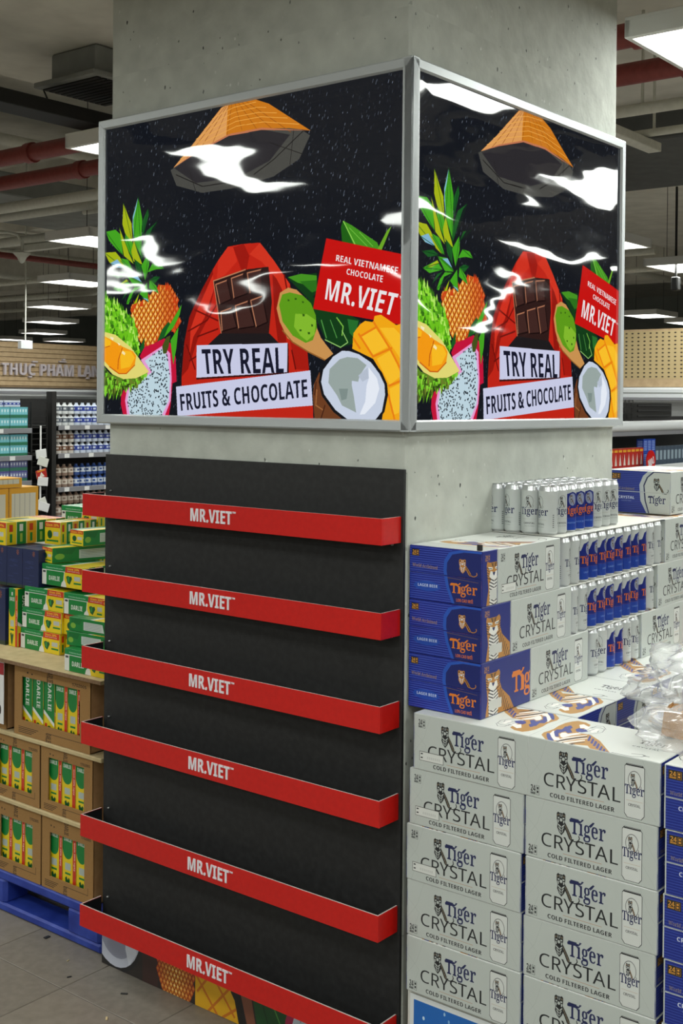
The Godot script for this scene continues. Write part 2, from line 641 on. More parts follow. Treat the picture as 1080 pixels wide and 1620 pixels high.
func fruit(img: Image, kind: String, a: Array) -> void:
	var pg := PackedVector2Array()
	for i in range(0, a.size(), 2):
		pg.append(Vector2(a[i], a[i + 1]))
	var lo := pg[0]
	var hi := pg[0]
	for p in pg:
		lo = lo.min(p)
		hi = hi.max(p)
	if kind == "PINE":
		poly(img, a, hexc("c8541a"))
		var row := 0
		var y := lo.y
		while y < hi.y:
			var x := lo.x + (9.0 if row % 2 else 0.0)
			while x < hi.x:
				if inside(pg, Vector2(x, y)):
					var t := (x - lo.x) / (hi.x - lo.x)
					var base := hexc("f3a52a").lerp(hexc("d4561c"), clampf((t - 0.45) * 2.2, 0, 1))
					poly(img, [x, y - 13, x + 8, y, x, y + 13, x - 8, y], hexc("8e2a12"))
					poly(img, [x, y - 11, x + 6.5, y, x, y + 11, x - 6.5, y], base)
					poly(img, [x - 1, y - 6, x + 3, y, x - 1, y + 5, x - 4, y], base.lightened(0.45 if t < 0.6 else 0.2))
					stroke(img, [x, y, x + 2, y - 12], 1.6, hexc("ffd873") if t < 0.7 else hexc("e8902c"))
				x += 18.0
			y += 14.0
			row += 1
		for i in 40:
			var p := pg[rng.randi() % pg.size()].lerp(pg[rng.randi() % pg.size()], 0.06)
			poly(img, [p.x - 4, p.y + 8, p.x + 4, p.y + 8, p.x + rng.randf_range(-4, 8), p.y - rng.randf_range(8, 18)], hexc("d2451a"))
	elif kind == "SEED":
		poly(img, a, hexc("c3dbe6"))
		for i in 420:
			var p := Vector2(rng.randf_range(lo.x, hi.x), rng.randf_range(lo.y, hi.y))
			if inside(pg, p):
				oval(img, p.x, p.y, 1.8, 3.2, hexc("20262e"), rng.randf() * 3.0)
	else:
		var base := hexc("6fc41e") if kind == "DUR" else hexc("5e8a24")
		poly(img, a, base)
		for i in 520:
			var p := Vector2(rng.randf_range(lo.x - 12, hi.x + 12), rng.randf_range(lo.y - 12, hi.y + 12))
			var q := p + Vector2(rng.randf_range(-2, 2), 10 if kind == "DUR" else -8)
			if inside(pg, q):
				var up := -1.0 if kind == "DUR" else 1.0
				var c: Color = [hexc("97e03c"), hexc("4d9a1a"), hexc("b9ec6a"), hexc("76d024"), hexc("356f16")][rng.randi() % 5]
				if kind == "DUR2":
					c = [hexc("8fd83a"), hexc("4a6b1c"), hexc("6f7f2c"), hexc("79cf2c"), hexc("2f4a14")][rng.randi() % 5]
				poly(img, [q.x - 5, q.y, q.x + 5, q.y, q.x + rng.randf_range(-6, 2), q.y + up * rng.randf_range(14, 30)], c)

func print_skirt() -> void:
	# board print under the lowest shelf: coconut, bark, pineapple, mango, leaves, dragon fruit
	var img := canvas(1536, 190, hexc("2a2422"))
	oval(img, 58, 150, 104, 900, hexc("1d1c1f"))
	oval(img, 56, 100, 98, 860, hexc("b9bccb"))
	oval(img, 62, 60, 76, 700, hexc("8b8d9f"))
	poly(img, [92, 0, 132, 0, 140, 500, 110, 820, 96, 500], hexc("cdd0dc"))
	poly(img, [160, 0, 232, 0, 222, 1000, 165, 1000], hexc("3a2522"))
	stroke(img, [175, 300, 220, 260], 8, hexc("6b3d36"))
	var y := -40.0
	var row := 0
	while y < 1060:
		for i in 13:
			var x := 210.0 + i * 12.6 + (6.3 if row % 2 else 0.0)
			var bulge := 74.0 * sqrt(clampf(1.0 - pow((y - 300.0) / 1000.0, 2), 0.05, 1.0))
			var k := clampf(absf(x - 290.0) / 74.0, 0, 1)
			if absf(x - 290.0) > bulge:
				continue
			poly(img, [x, y - 105, x + 7.6, y, x, y + 105, x - 7.6, y], hexc("7c2a12"))
			poly(img, [x, y - 76, x + 5.6, y, x, y + 76, x - 5.6, y], hexc("d68a24").lerp(hexc("b2401a"), k * k))
			poly(img, [x - 1, y - 40, x + 3, y - 10, x, y + 30, x - 3, y], hexc("e6d69a").lerp(hexc("c87828"), k))
		y += 105
		row += 1
	poly(img, [362, 0, 480, 0, 487, 430, 500, 560, 515, 1000, 362, 1000], hexc("d8a21c"))
	for s in [[370, 700, 440, 0], [410, 1000, 490, 300], [460, 1000, 510, 700], [362, 350, 440, 1000], [395, 0, 500, 900]]:
		stroke(img, s, 10, hexc("c06a1c"))
	poly(img, [482, 0, 510, 0, 540, 1000, 517, 1000, 500, 560, 487, 430], hexc("1f1c1a"))
	poly(img, [505, 0, 545, 0, 575, 1000, 545, 1000], hexc("7a4a36"))
	poly(img, [550, 0, 720, 0, 690, 1000, 580, 1000], hexc("1d4a24"))
	stroke(img, [610, 100, 670, 900], 6, hexc("4c8a3c"))
	stroke(img, [575, 50, 620, 900], 5, hexc("12301a"))
	oval(img, 770, 700, 105, 900, hexc("a8234c"))
	oval(img, 770, 760, 85, 800, hexc("b8c3cc"))
	for i in 120:
		var p := Vector2(770 + rng.randf_range(-75, 75), rng.randf_range(80, 1000))
		oval(img, p.x, p.y, 1.4, 14, hexc("22262c"))
	M.skirt = pmat(img, 0.45)

# walking tiger emblem inside the given frame: head, striped chest, body running down to a curled tail
func emblem(img: Image, x: float, y: float, w: float, h: float, dark: Color, light: Color, warm: Color) -> void:
	var f := func(a: Array) -> Array:
		var o := []
		for i in range(0, a.size(), 2):
			o.append(x + a[i] / 100.0 * w)
			o.append(y + a[i + 1] / 100.0 * h)
		return o
	poly(img, f.call([2, 8, 8, 2, 14, 5, 26, 5, 32, 1, 38, 6, 38, 24, 36, 34, 48, 52, 60, 72, 66, 84, 62, 96, 54, 90, 44, 70, 38, 60, 32, 72, 22, 84, 12, 74, 4, 58, 6, 44, 2, 28]), dark)
	poly(img, f.call([4, 11, 12, 9, 11, 15, 5, 18]), warm)
	poly(img, f.call([28, 9, 36, 10, 35, 17, 29, 15]), warm)
	poly(img, f.call([14, 8, 17, 8, 18, 18, 16, 18]), light)
	poly(img, f.call([23, 8, 26, 8, 24, 18, 22, 18]), light)
	poly(img, f.call([6, 21, 14, 21, 13, 26, 7, 27]), light)
	poly(img, f.call([26, 20, 34, 20, 34, 25, 27, 26]), light)
	poly(img, f.call([16, 24, 24, 24, 26, 32, 20, 36, 14, 33]), light)
	poly(img, f.call([5, 30, 11, 31, 11, 40, 7, 42]), light)
	poly(img, f.call([29, 30, 35, 29, 33, 40, 29, 40]), light)
	for k in 3:
		var d := k * 10.0
		poly(img, f.call([7 + k * 2, 44 + d, 20, 52 + d, 20, 58 + d, 8 + k * 2.5, 50 + d]), light)
		poly(img, f.call([35 - k * 3, 42 + d, 23, 52 + d, 23, 58 + d, 34 - k * 3, 48 + d]), light)
	for k in 5:
		poly(img, f.call([39 + k * 5, 42 + k * 9, 43 + k * 5, 48 + k * 9, 42 + k * 5, 57 + k * 9, 38 + k * 4.6, 50 + k * 9]), warm)
	stroke(img, f.call([64, 90, 74, 95, 84, 94, 93, 88, 97, 80, 94, 72]), maxf(2.0, w * img.get_width() / 26000.0), dark)

func wordmark(img: Image, x: float, y: float, w: float, h: float, c: Color, bold := false) -> void:
	words(img, "Tíger", SERIF, 700, [x, y, x + w, y, x + w, y + h, x, y + h], c)
	poly(img, [x + w * 0.52, y + h * 0.24, x + w * 0.64, y + h * 0.02, x + w * 0.69, y + h * 0.04, x + w * 0.6, y + h * 0.26], c)
	poly(img, [x - w * 0.03, y + h * 0.14, x + w * 0.02, y + h * 0.06, x + w * 0.3, y + h * 0.1, x + w * 0.3, y + h * 0.2, x - w * 0.02, y + h * 0.24], c)
	if bold:
		stroke(img, [x + w * 0.34, y + h * 0.3, x + w * 0.34, y + h * 0.72], w * img.get_width() / 14000.0, c)

func can_picture(img: Image, x: float, y: float, w: float, h: float, ink: Color, base: Color, mark: Color) -> void:
	var px := img.get_width() / 1000.0
	var e := 3.2 / px * 1000.0 / 1000.0
	var f := func(i: float) -> Array:
		var ix := i
		var iy := i * img.get_width() / img.get_height()
		return [x + w * 0.1 + ix, y + iy, x + w * 0.9 - ix, y + iy, x + w - ix, y + h * 0.05 + iy, x + w - ix, y + h * 0.93 - iy, x + w * 0.86 - ix, y + h - iy, x + w * 0.14 + ix, y + h - iy, x + ix, y + h * 0.93 - iy, x + ix, y + h * 0.05 + iy]
	poly(img, f.call(0.0), ink)
	poly(img, f.call(e), base)
	rectp(img, x + w * 0.08, y + h * 0.012, x + w * 0.92, y + h * 0.04, ink)
	oval(img, x + w * 0.5, y + h * 0.3, w * 0.33, h * 0.18, ink.lerp(base, 0.45))
	oval(img, x + w * 0.5, y + h * 0.3, w * 0.3, h * 0.165, base)
	emblem(img, x + w * 0.3, y + h * 0.17, w * 0.55, h * 0.3, ink, base, hexc("b08a60"))
	words(img, "Tíger", SERIF, 700, [x + w * 0.02, y + h * 0.38, x + w * 0.98, y + h * 0.38, x + w * 0.98, y + h * 0.62, x + w * 0.02, y + h * 0.62], mark)
	stroke(img, [x + w * 0.1, y + h * 0.68, x + w * 0.9, y + h * 0.68], 1.4, hexc("b89a7c"))
	words(img, "CRYSTAL", SANS, 700, [x + w * 0.2, y + h * 0.735, x + w * 0.8, y + h * 0.735, x + w * 0.8, y + h * 0.785, x + w * 0.2, y + h * 0.785], ink.lerp(base, 0.3))

func pack_count(img: Image, x: float, y: float, w: float, h: float, c: Color) -> void:
	line_of(img, "24", SANS, 700, x, y, x + w * 0.55, y + h * 0.68, c)
	for k in 5:
		rectp(img, x + w * 0.11 * k, y + h * 0.76, x + w * (0.11 * k + 0.08), y + h, c)
	stroke(img, [x + w * 0.64, y, x + w * 0.98, y, x + w * 0.98, y + h, x + w * 0.64, y + h, x + w * 0.64, y], 2.0, c)
	rectp(img, x + w * 0.72, y + h * 0.15, x + w * 0.9, y + h * 0.4, c)
	rectp(img, x + w * 0.72, y + h * 0.55, x + w * 0.9, y + h * 0.8, c)

func print_cases() -> void:
	var silver := hexc("b9bfbb")
	var navy := hexc("1b2350")
	var ink := hexc("1c1f22")
	for v in 2:
		var img := canvas(1024, 442, silver)
		# thin printed facet outlines
		stroke(img, [150, 0, 90, 420, 0, 700], 1.5, hexc("a3aaa6"))
		stroke(img, [0, 330, 110, 560, 40, 1000], 1.5, hexc("a3aaa6"))
		stroke(img, [880, 0, 930, 300, 1000, 560], 1.5, hexc("a3aaa6"))
		stroke(img, [860, 1000, 900, 650, 1000, 1000], 1.5, hexc("a3aaa6"))
		emblem(img, 244, 120, 190, 470, ink, silver, hexc("6f6352"))
		wordmark(img, 356, 165, 272, 360, navy)
		line_of(img, "CRYSTAL", SANS, 500, 128, 535, 722, 765, ink)
		stroke(img, [300, 818, 600, 818], 2.4, hexc("b4845e"))
		line_of(img, "COLD FILTERED LAGER", SANS, 600, 178, 868, 678, 942, ink)
		can_picture(img, 750, 95, 148, 875, ink, hexc("d0d3d0"), navy)
		if v == 0:
			pack_count(img, 38, 90, 62, 150, ink)
			poly(img, [50, 665, 272, 665, 272, 838, 50, 838], hexc("60625f"))
			poly(img, [54, 676, 268, 676, 268, 827, 54, 827], hexc("d3d5d1"))
			rectp(img, 62, 700, 80, 722, ink)
			rectp(img, 62, 770, 80, 792, ink)
			for k in 7:
				rectp(img, 120 + k * 18, 745, 131 + k * 18, 790, hexc("c0c2bf"))
		else:
			pack_count(img, 22, 800, 70, 160, ink)
		M["crystal_long_%d" % v] = pmat(img, 0.42)
	# short end: striped blue field, pale sweep, walking tiger
	var blue := hexc("16277f")
	var im := canvas(704, 456, blue)
	for k in 22:
		rectp(im, 0, 40 + k * 45, 640, 55 + k * 45, hexc("31449c"))
	poly(im, [640, 0, 560, 110, 500, 330, 520, 700, 620, 1000, 1000, 1000, 1000, 0], hexc("aeb6ba"))
	poly(im, [720, 0, 620, 140, 565, 340, 590, 700, 650, 1000, 1000, 1000, 1000, 0], navy)
	poly(im, [740, 20, 640, 150, 585, 350, 610, 700, 668, 1000, 1000, 1000, 1000, 20], silver)
	emblem(im, 730, 150, 250, 380, ink, silver, hexc("85704f"))
	wordmark(im, 650, 560, 280, 250, navy)
	poly(im, [40, 60, 190, 60, 190, 210, 40, 210], hexc("2b2a22"))
	pack_count(im, 52, 78, 126, 115, hexc("d0913a"))
	words(im, "World Acclaimed", SERIF, 400, [60, 395, 420, 405, 415, 470, 55, 460], hexc("9c8a63"))
	line_of(im, "CRYSTAL", SANS, 600, 150, 600, 420, 670, hexc("cdd4e6"))
	line_of(im, "COLD FILTERED", SANS, 400, 200, 705, 370, 735, hexc("8f9cc8"))
	rectp(im, 0, 0, 14, 1000, silver)
	stroke(im, [0, 500, 560, 500], 3, hexc("8e98ba"))
	M.crystal_end = pmat(im, 0.42)
	# lid: big striped tiger at one end, wordmark and curled tail at the other
	var lid := canvas(1024, 682, hexc("d3d6d2"))
	big_tiger(lid)
	wordmark(lid, 688, 330, 200, 190, hexc("2a2d30"))
	line_of(lid, "CRYSTAL", SANS, 600, 685, 590, 889, 625, hexc("55585a"))
	M.crystal_lid = pmat(lid, 0.42)
	# lager case, short end
	var dk := hexc("122067")
	var e2 := canvas(704, 456, hexc("15288a"))
	for k in 23:
		rectp(e2, 0, 20 + k * 43, 600, 33 + k * 43, hexc("4156b4"))
	poly(e2, [720, 0, 560, 60, 490, 220, 480, 420, 520, 700, 600, 1000, 1000, 1000, 1000, 0], hexc("2352b4"))
	poly(e2, [760, 40, 600, 100, 530, 260, 525, 430, 560, 700, 640, 1000, 1000, 1000, 1000, 40], dk)
	emblem(e2, 690, 160, 260, 330, hexc("b57a34"), hexc("c9cdd6"), hexc("3a2c1c"))
	stroke(e2, [530, 520, 960, 560], 2, hexc("a0793a"))
	wordmark(e2, 585, 600, 360, 260, hexc("da7a28"), true)
	line_of(e2, "LON CAO MOI", SANS, 700, 660, 895, 890, 955, hexc("d86d26"))
	stroke(e2, [872, 888, 884, 872], 3, hexc("d86d26"))
	stroke(e2, [868, 900, 878, 892], 3, hexc("d86d26"))
	oval(e2, 250, 730, 190, 95, hexc("1c47a8"))
	line_of(e2, "LAGER BEER", SANS, 700, 120, 690, 400, 745, hexc("b9c6e2"))
	words(e2, "World Acclaimed", SERIF, 400, [40, 330, 400, 350, 396, 415, 36, 395], hexc("b08d4c"))
	poly(e2, [30, 60, 135, 60, 135, 190, 30, 190], hexc("1a1b2c"))
	pack_count(e2, 38, 76, 90, 100, hexc("d99a38"))
	M.lager_end = pmat(e2, 0.42)
	# lager case, long side: sitting tiger and large wordmark
	var l2 := canvas(1024, 442, hexc("1e2a78"))
	poly(l2, [60, 260, 70, 190, 110, 215, 220, 215, 255, 180, 275, 240, 268, 400, 300, 560, 420, 760, 490, 1000, 60, 1000, 90, 700, 70, 420], hexc("b5803f"))
	poly(l2, [84, 290, 150, 310, 150, 350, 100, 350], hexc("e2e2de"))
	poly(l2, [190, 310, 252, 290, 240, 350, 195, 350], hexc("e2e2de"))
	poly(l2, [120, 370, 165, 400, 180, 400, 225, 370, 240, 470, 210, 520, 135, 520, 100, 470], hexc("e2e2de"))
	poly(l2, [130, 520, 215, 520, 240, 600, 262, 760, 240, 1000, 110, 1000, 104, 760, 100, 600], hexc("dcdcd8"))
	poly(l2, [150, 400, 195, 400, 185, 440, 172, 470, 160, 440], hexc("27325e"))
	stroke(l2, [100, 325, 140, 335], 6, hexc("20222c"))
	stroke(l2, [245, 325, 205, 335], 6, hexc("20222c"))
	for k in 5:
		stroke(l2, [130 + k * 4, 225 + k * 14, 166, 240 + k * 18], 4, hexc("20222c"))
		stroke(l2, [216 - k * 4, 225 + k * 14, 180, 240 + k * 18], 4, hexc("20222c"))
		stroke(l2, [64, 300 + k * 45, 98, 330 + k * 45], 6, hexc("20222c"))
		stroke(l2, [272, 300 + k * 45, 244, 330 + k * 45], 6, hexc("20222c"))
	for k in 8:
		var yy := 545.0 + k * 62
		stroke(l2, [104, yy - 40, 172, yy + 20], 9, hexc("20222c"))
		stroke(l2, [250, yy - 40, 182, yy + 20], 9, hexc("20222c"))
		stroke(l2, [282 + k * 22, yy - 10, 268 + k * 17, yy + 170], 8, hexc("20222c"))
	wordmark(l2, 470, 300, 480, 560, hexc("d67a2c"), true)
	line_of(l2, "LON CAO", SANS, 700, 800, 80, 980, 180, hexc("cfd3e6"))
	pack_count(l2, 40, 70, 70, 110, hexc("b5803f"))
	poly(l2, [110, 720, 300, 720, 300, 900, 110, 900], hexc("c8cac6"))
	M.lager_long = pmat(l2, 0.42)
	# picture standing at the foot of the stack: blue water with splashes
	var p2 := canvas(700, 640, hexc("d6dadb"))
	rectp(p2, 35, 45, 965, 1000, hexc("1c63b4"))
	for k in 90:
		var x := rng.randf_range(50, 950)
		var y := rng.randf_range(60, 960)
		oval(p2, x, y, rng.randf_range(3, 16), rng.randf_range(3, 18), hexc("1c63b4").lerp(hexc("d8ecf4"), rng.randf_range(0.2, 0.9)))
	oval(p2, 420, 560, 170, 240, hexc("b9d3e6"))
	emblem(p2, 330, 330, 300, 460, hexc("22334f"), hexc("dfe9ef"), hexc("7a8fa6"))
	M.splash = pmat(p2, 0.35)

func big_tiger(img: Image) -> void:
	for it in LID:
		var c := Color8(it[1][0], it[1][1], it[1][2])
		if it[0] == "P":
			poly(img, it[2], c)
		else:
			stroke(img, it[2], it[3], c)
	var dark := hexc("34363c")
	stroke(img, [645, 985, 700, 985, 790, 985, 850, 930, 862, 870, 830, 850, 764, 889], 7, dark)
	stroke(img, [850, 880, 890, 880], 9, dark)

func print_cans() -> void:
	var silver := hexc("c4c9c8")
	var navy := hexc("1b2350")
	var ink := hexc("2a2d31")
	for kind in 2:
		var img := canvas(1024, 820, silver)
		for s in 2:
			var x := s * 500.0
			if kind == 0:
				oval(img, x + 290, 270, 75, 150, ink.lerp(silver, 0.5))
				oval(img, x + 290, 270, 69, 138, silver)
				emblem(img, x + 240, 150, 130, 280, ink, silver, hexc("7b6a55"))
				words(img, "Tíger", SERIF, 700, [x + 130, 400, x + 450, 400, x + 450, 640, x + 130, 640], navy)
				stroke(img, [x + 160, 690, x + 420, 690], 3, hexc("9a917f"))
				line_of(img, "CRYSTAL", SANS, 600, x + 200, 770, x + 390, 815, ink.lerp(silver, 0.2))
				line_of(img, "COLD FILTERED", SANS, 400, x + 210, 850, x + 380, 875, ink.lerp(silver, 0.45))
				for k in 7:
					rectp(img, x + 30, 560 + k * 48, x + 60, 585 + k * 48, ink.lerp(silver, 0.45))
			else:
				poly(img, [x, 330, x + 120, 290, x + 170, 120, x + 290, 60, x + 410, 120, x + 450, 330, x + 500, 360, x + 500, 1000, x, 1000], hexc("17267c"))
				poly(img, [x, 690, x + 500, 690, x + 500, 1000, x, 1000], hexc("1c3f9e"))
				oval(img, x + 290, 250, 74, 150, hexc("8f97b4"))
				emblem(img, x + 235, 130, 130, 260, hexc("3b3a40"), hexc("c9ccd4"), hexc("b07a3c"))
				words(img, "Tíger", SERIF, 700, [x + 110, 410, x + 460, 410, x + 460, 670, x + 110, 670], hexc("6a2a1c"))
				words(img, "Tíger", SERIF, 700, [x + 118, 416, x + 452, 416, x + 452, 660, x + 118, 660], hexc("da6f2c"))
				stroke(img, [x + 60, 700, x + 460, 700], 4, hexc("7b3a34"))
				line_of(img, "LAGER BEER", SANS, 600, x + 180, 800, x + 400, 840, hexc("6f8fd0"))
		M["can_%d" % kind] = pmat(img, 0.3)
		M["can_%d" % kind].metallic = 0.25

func print_toothpaste() -> void:
	var green := hexc("0c7a35")
	var dkg := hexc("075026")
	var yel := hexc("dcc21a")
	var red := hexc("c2361a")
	var white := hexc("d8d9d4")
	# bundle front
	var img := canvas(900, 310, green)
	rectp(img, 0, 0, 1000, 250, hexc("118040"))
	line_of(img, "Protection Double Action", SANS, 600, 110, 120, 520, 185, hexc("a9d0b4"))
	rectp(img, 0, 262, 1000, 290, white)
	rectp(img, 0, 290, 110, 1000, white)
	rectp(img, 20, 320, 90, 420, hexc("3c4042"))
	line_of(img, "DARLIE", SANS, 700, 175, 540, 450, 760, white)
	poly(img, [560, 262, 1000, 262, 1000, 1000, 480, 1000, 500, 800, 540, 700], white)
	poly(img, [570, 290, 1000, 290, 1000, 1000, 620, 1000, 600, 800, 560, 640], yel)
	poly(img, [600, 0, 1000, 0, 1000, 290, 580, 290], red)
	line_of(img, "Giam 20%", SANS, 700, 640, 40, 930, 150, hexc("e8c23a"))
	line_of(img, "kem danh rang", SANS, 600, 640, 180, 940, 240, white)
	poly(img, [610, 480, 660, 430, 700, 470, 740, 440, 760, 560, 700, 850, 640, 760], dkg)
	poly(img, [640, 500, 690, 480, 690, 760, 650, 700], hexc("2b8a3e"))
	rectp(img, 810, 430, 960, 640, hexc("b3b8b4"))
	rectp(img, 800, 720, 980, 800, green)
	M.tp_front = pmat(img, 0.35)
	# bundle side: ends of the single boxes
	img = canvas(640, 310, yel)
	for k in 6:
		var x := k * 1000.0 / 6
		var c: Color = [yel, green, hexc("d8a01c"), green, yel, hexc("0f6a34")][k]
		rectp(img, x + 6, 0, x + 160, 1000, c)
		rectp(img, x + 50, 100, x + 110, 420, red if k % 2 == 0 else white)
		rectp(img, x + 60, 520, x + 100, 900, green if k % 2 == 0 else hexc("9fb84a"))
		rectp(img, x, 0, x + 6, 1000, white)
	M.tp_side = pmat(img, 0.35)
	img = canvas(512, 320, yel)
	rectp(img, 0, 0, 520, 1000, green)
	poly(img, [520, 0, 600, 0, 560, 1000, 480, 1000], white)
	line_of(img, "Protection Double Action", SANS, 600, 60, 420, 460, 560, hexc("a9d0b4"))
	M.tp_top = pmat(img, 0.35)
	# single box: back with text panel
	img = canvas(760, 190, green)
	poly(img, [40, 100, 300, 60, 240, 500, 60, 400], hexc("0a6a2e"))
	oval(img, 90, 600, 60, 200, hexc("7cae3c"))
	poly(img, [330, 220, 760, 220, 800, 820, 330, 820], hexc("c3ccc8"))
	for k in 5:
		rectp(img, 350, 290 + k * 105, 740, 320 + k * 105, hexc("7d8a86"))
	rectp(img, 860, 0, 1000, 1000, yel)
	oval(img, 830, 450, 36, 260, dkg)
	M.tp_back = pmat(img, 0.35)
	# single box end
	img = canvas(256, 256, yel)
	rectp(img, 0, 0, 1000, 240, red)
	line_of(img, "Giam 20%", SANS, 700, 80, 60, 920, 190, hexc("e8c23a"))
	oval(img, 330, 560, 160, 190, dkg)
	rectp(img, 560, 420, 900, 620, hexc("b9beb8"))
	rectp(img, 120, 800, 900, 880, green)
	M.tp_end = pmat(img, 0.35)
	# upright single box as seen through the carton windows
	img = canvas(300, 760, yel)
	rectp(img, 0, 0, 740, 360, green)
	oval(img, 370, 360, 360, 130, green)
	line_of(img, "DARLIE", SANS, 700, 90, 150, 660, 215, white)
	rectp(img, 300, 60, 450, 120, white)
	rectp(img, 180, 550, 600, 660, hexc("a9b4ae"))
	rectp(img, 180, 700, 600, 730, green)
	poly(img, [180, 790, 300, 760, 380, 810, 470, 770, 560, 800, 470, 930, 390, 985, 280, 940], dkg)
	rectp(img, 760, 0, 1000, 1000, red)
	rectp(img, 760, 0, 1000, 110, hexc("e08a1e"))
	words(img, "Giam 20% ngay", SANS, 700, [940, 200, 940, 640, 830, 640, 830, 200], hexc("e6d8c8"))
	M.tp_tall = pmat(img, 0.35)
	img = canvas(300, 760, green)
	words(img, "DARLIE", SANS, 700, [700, 120, 700, 560, 360, 560, 360, 120], white)
	poly(img, [0, 620, 1000, 800, 1000, 1000, 0, 1000], yel)
	poly(img, [0, 560, 1000, 740, 1000, 800, 0, 620], white)
	oval(img, 500, 860, 220, 70, dkg)
	rectp(img, 80, 760, 300, 1000, red)
	M.tp_tall_green = pmat(img, 0.35)
	# brown display carton, front print
	img = canvas(640, 560, hexc("96703f"))
	for k in 2400:
		var x := rng.randf() * 1000
		var y := rng.randf() * 1000
		stroke(img, [x, y, x + rng.randf_range(6, 30), y], 1, hexc("96703f").lerp(hexc("7d5a31") if k % 2 else hexc("a98350"), 0.5))
	var ink := hexc("3a2a18")
	line_of(img, "1702005", SANS, 600, 770, 95, 950, 135, ink)
	words(img, "DARLIE", SANS, 700, [520, 0, 520, 165, 440, 165, 440, 0], ink)
	words(img, "DARLIE", SANS, 700, [500, 885, 500, 1000, 430, 1000, 430, 885], ink)
	rectp(img, 170, 90, 190, 115, ink)
	rectp(img, 230, 100, 250, 120, ink)
	for k in 4:
		rectp(img, 60, 880 + k * 24, 330 - k * 30, 890 + k * 24, ink)
	stroke(img, [440, 880, 900, 880, 900, 780], 4, ink)
	M.carton_front = pmat(img, 0.85)
	# dark gift box with a bottle
	img = canvas(400, 560, hexc("1d2850"))
	for k in 14:
		var y := rng.randf_range(260, 900)
		var x := rng.randf_range(60, 500)
		rectp(img, x, y, x + rng.randf_range(200, 400), y + 16, hexc("2d3a68"))
	for k in 7:
		var a := TAU * k / 7
		poly(img, [700, 110, 700 + 90 * cos(a), 110 + 80 * sin(a), 700 + 70 * cos(a + 0.4), 110 + 60 * sin(a + 0.4)], hexc("a05a2c"))
	rectp(img, 0, 930, 1000, 1000, hexc("2a3a2c"))
	M.gift = pmat(img, 0.4)
	img = img.duplicate()
	poly(img, [250, 300, 330, 160, 420, 160, 500, 300, 500, 860, 250, 860], hexc("20306e"))
	rectp(img, 320, 100, 430, 170, hexc("c2b08a"))
	rectp(img, 250, 560, 500, 760, hexc("c9ccd0"))
	M.gift_bottle = pmat(img, 0.4)

func print_small_goods() -> void:
	# cyan drink multipack
	var img := canvas(360, 220, hexc("5fa6b4"))
	for k in 6:
		var x := 20 + k * 162.0
		rectp(img, x, 120, x + 130, 640, hexc("7cc0cb"))
		rectp(img, x + 30, 220, x + 95, 440, hexc("d5e4e6"))
		rectp(img, x, 60, x + 130, 120, hexc("3f8fa2"))
	rectp(img, 0, 720, 1000, 1000, hexc("1f6a4c"))
	M.pack_cyan = pmat(img, 0.45)
	img = canvas(360, 220, hexc("4c4a86"))
	for k in 6:
		var x := 20 + k * 162.0
		rectp(img, x, 160, x + 120, 620, hexc("7d86a8"))
		rectp(img, x + 20, 300, x + 100, 460, hexc("cfd4de"))
	rectp(img, 0, 700, 1000, 1000, hexc("2c6a55"))
	M.pack_violet = pmat(img, 0.45)
	img = canvas(300, 400, hexc("d59a18"))
	rectp(img, 90, 120, 910, 620, hexc("c9c5b4"))
	rectp(img, 0, 0, 30, 1000, hexc("b47c10"))
	for k in 4:
		rectp(img, 180 + k * 170, 120, 210 + k * 170, 620, hexc("a9a79c"))
	M.pack_yellow = pmat(img, 0.5)
	# bottle wraps
	var wraps := {"wrap_white": ["d2d5d6", "5c6470"], "wrap_brown": ["c8c2bb", "6f4a34"], "wrap_blue": ["c3ccdc", "243a92"], "wrap_navy": ["2c4a8a", "c4ccd8"], "wrap_tan": ["8c7566", "d2c8bc"]}
	for k in wraps:
		img = canvas(128, 128, hexc(wraps[k][0]))
		rectp(img, 0, 330, 1000, 720, hexc(wraps[k][1]))
		for s in 4:
			rectp(img, s * 250 + 60, 430, s * 250 + 190, 600, hexc(wraps[k][0]))
		M[k] = pmat(img, 0.4)
	# flat packets
	img = canvas(120, 200, hexc("b02018"))
	poly(img, [200, 850, 480, 250, 760, 850], hexc("d8d2c8"))
	rectp(img, 100, 60, 900, 180, hexc("d8a02a"))
	M.packet_red = pmat(img, 0.4)
	img = canvas(120, 200, hexc("c8901c"))
	oval(img, 500, 600, 300, 260, hexc("3a2412"))
	M.packet_yellow = pmat(img, 0.4)
	img = canvas(120, 200, hexc("1a3fa0"))
	for k in 6:
		rectp(img, 140, 140 + k * 130, 860, 190 + k * 130, hexc("9fb4dc"))
	M.packet_blue = pmat(img, 0.4)
	img = canvas(120, 200, hexc("3f4c5c"))
	rectp(img, 200, 200, 800, 700, hexc("8fa0ac"))
	M.packet_grey = pmat(img, 0.4)
	# perforated hardboard
	img = canvas(1024, 768, hexc("b7a277"))
	for y in 12:
		for x in 16:
			oval(img, (x + 0.5) * 62.5, (y + 0.5) * 83.3, 12, 16, hexc("3b3022"))
	M.pegboard = pmat(img, 0.7)
	M.pegboard.uv1_scale = Vector3(1.0, 1.0, 1.0)

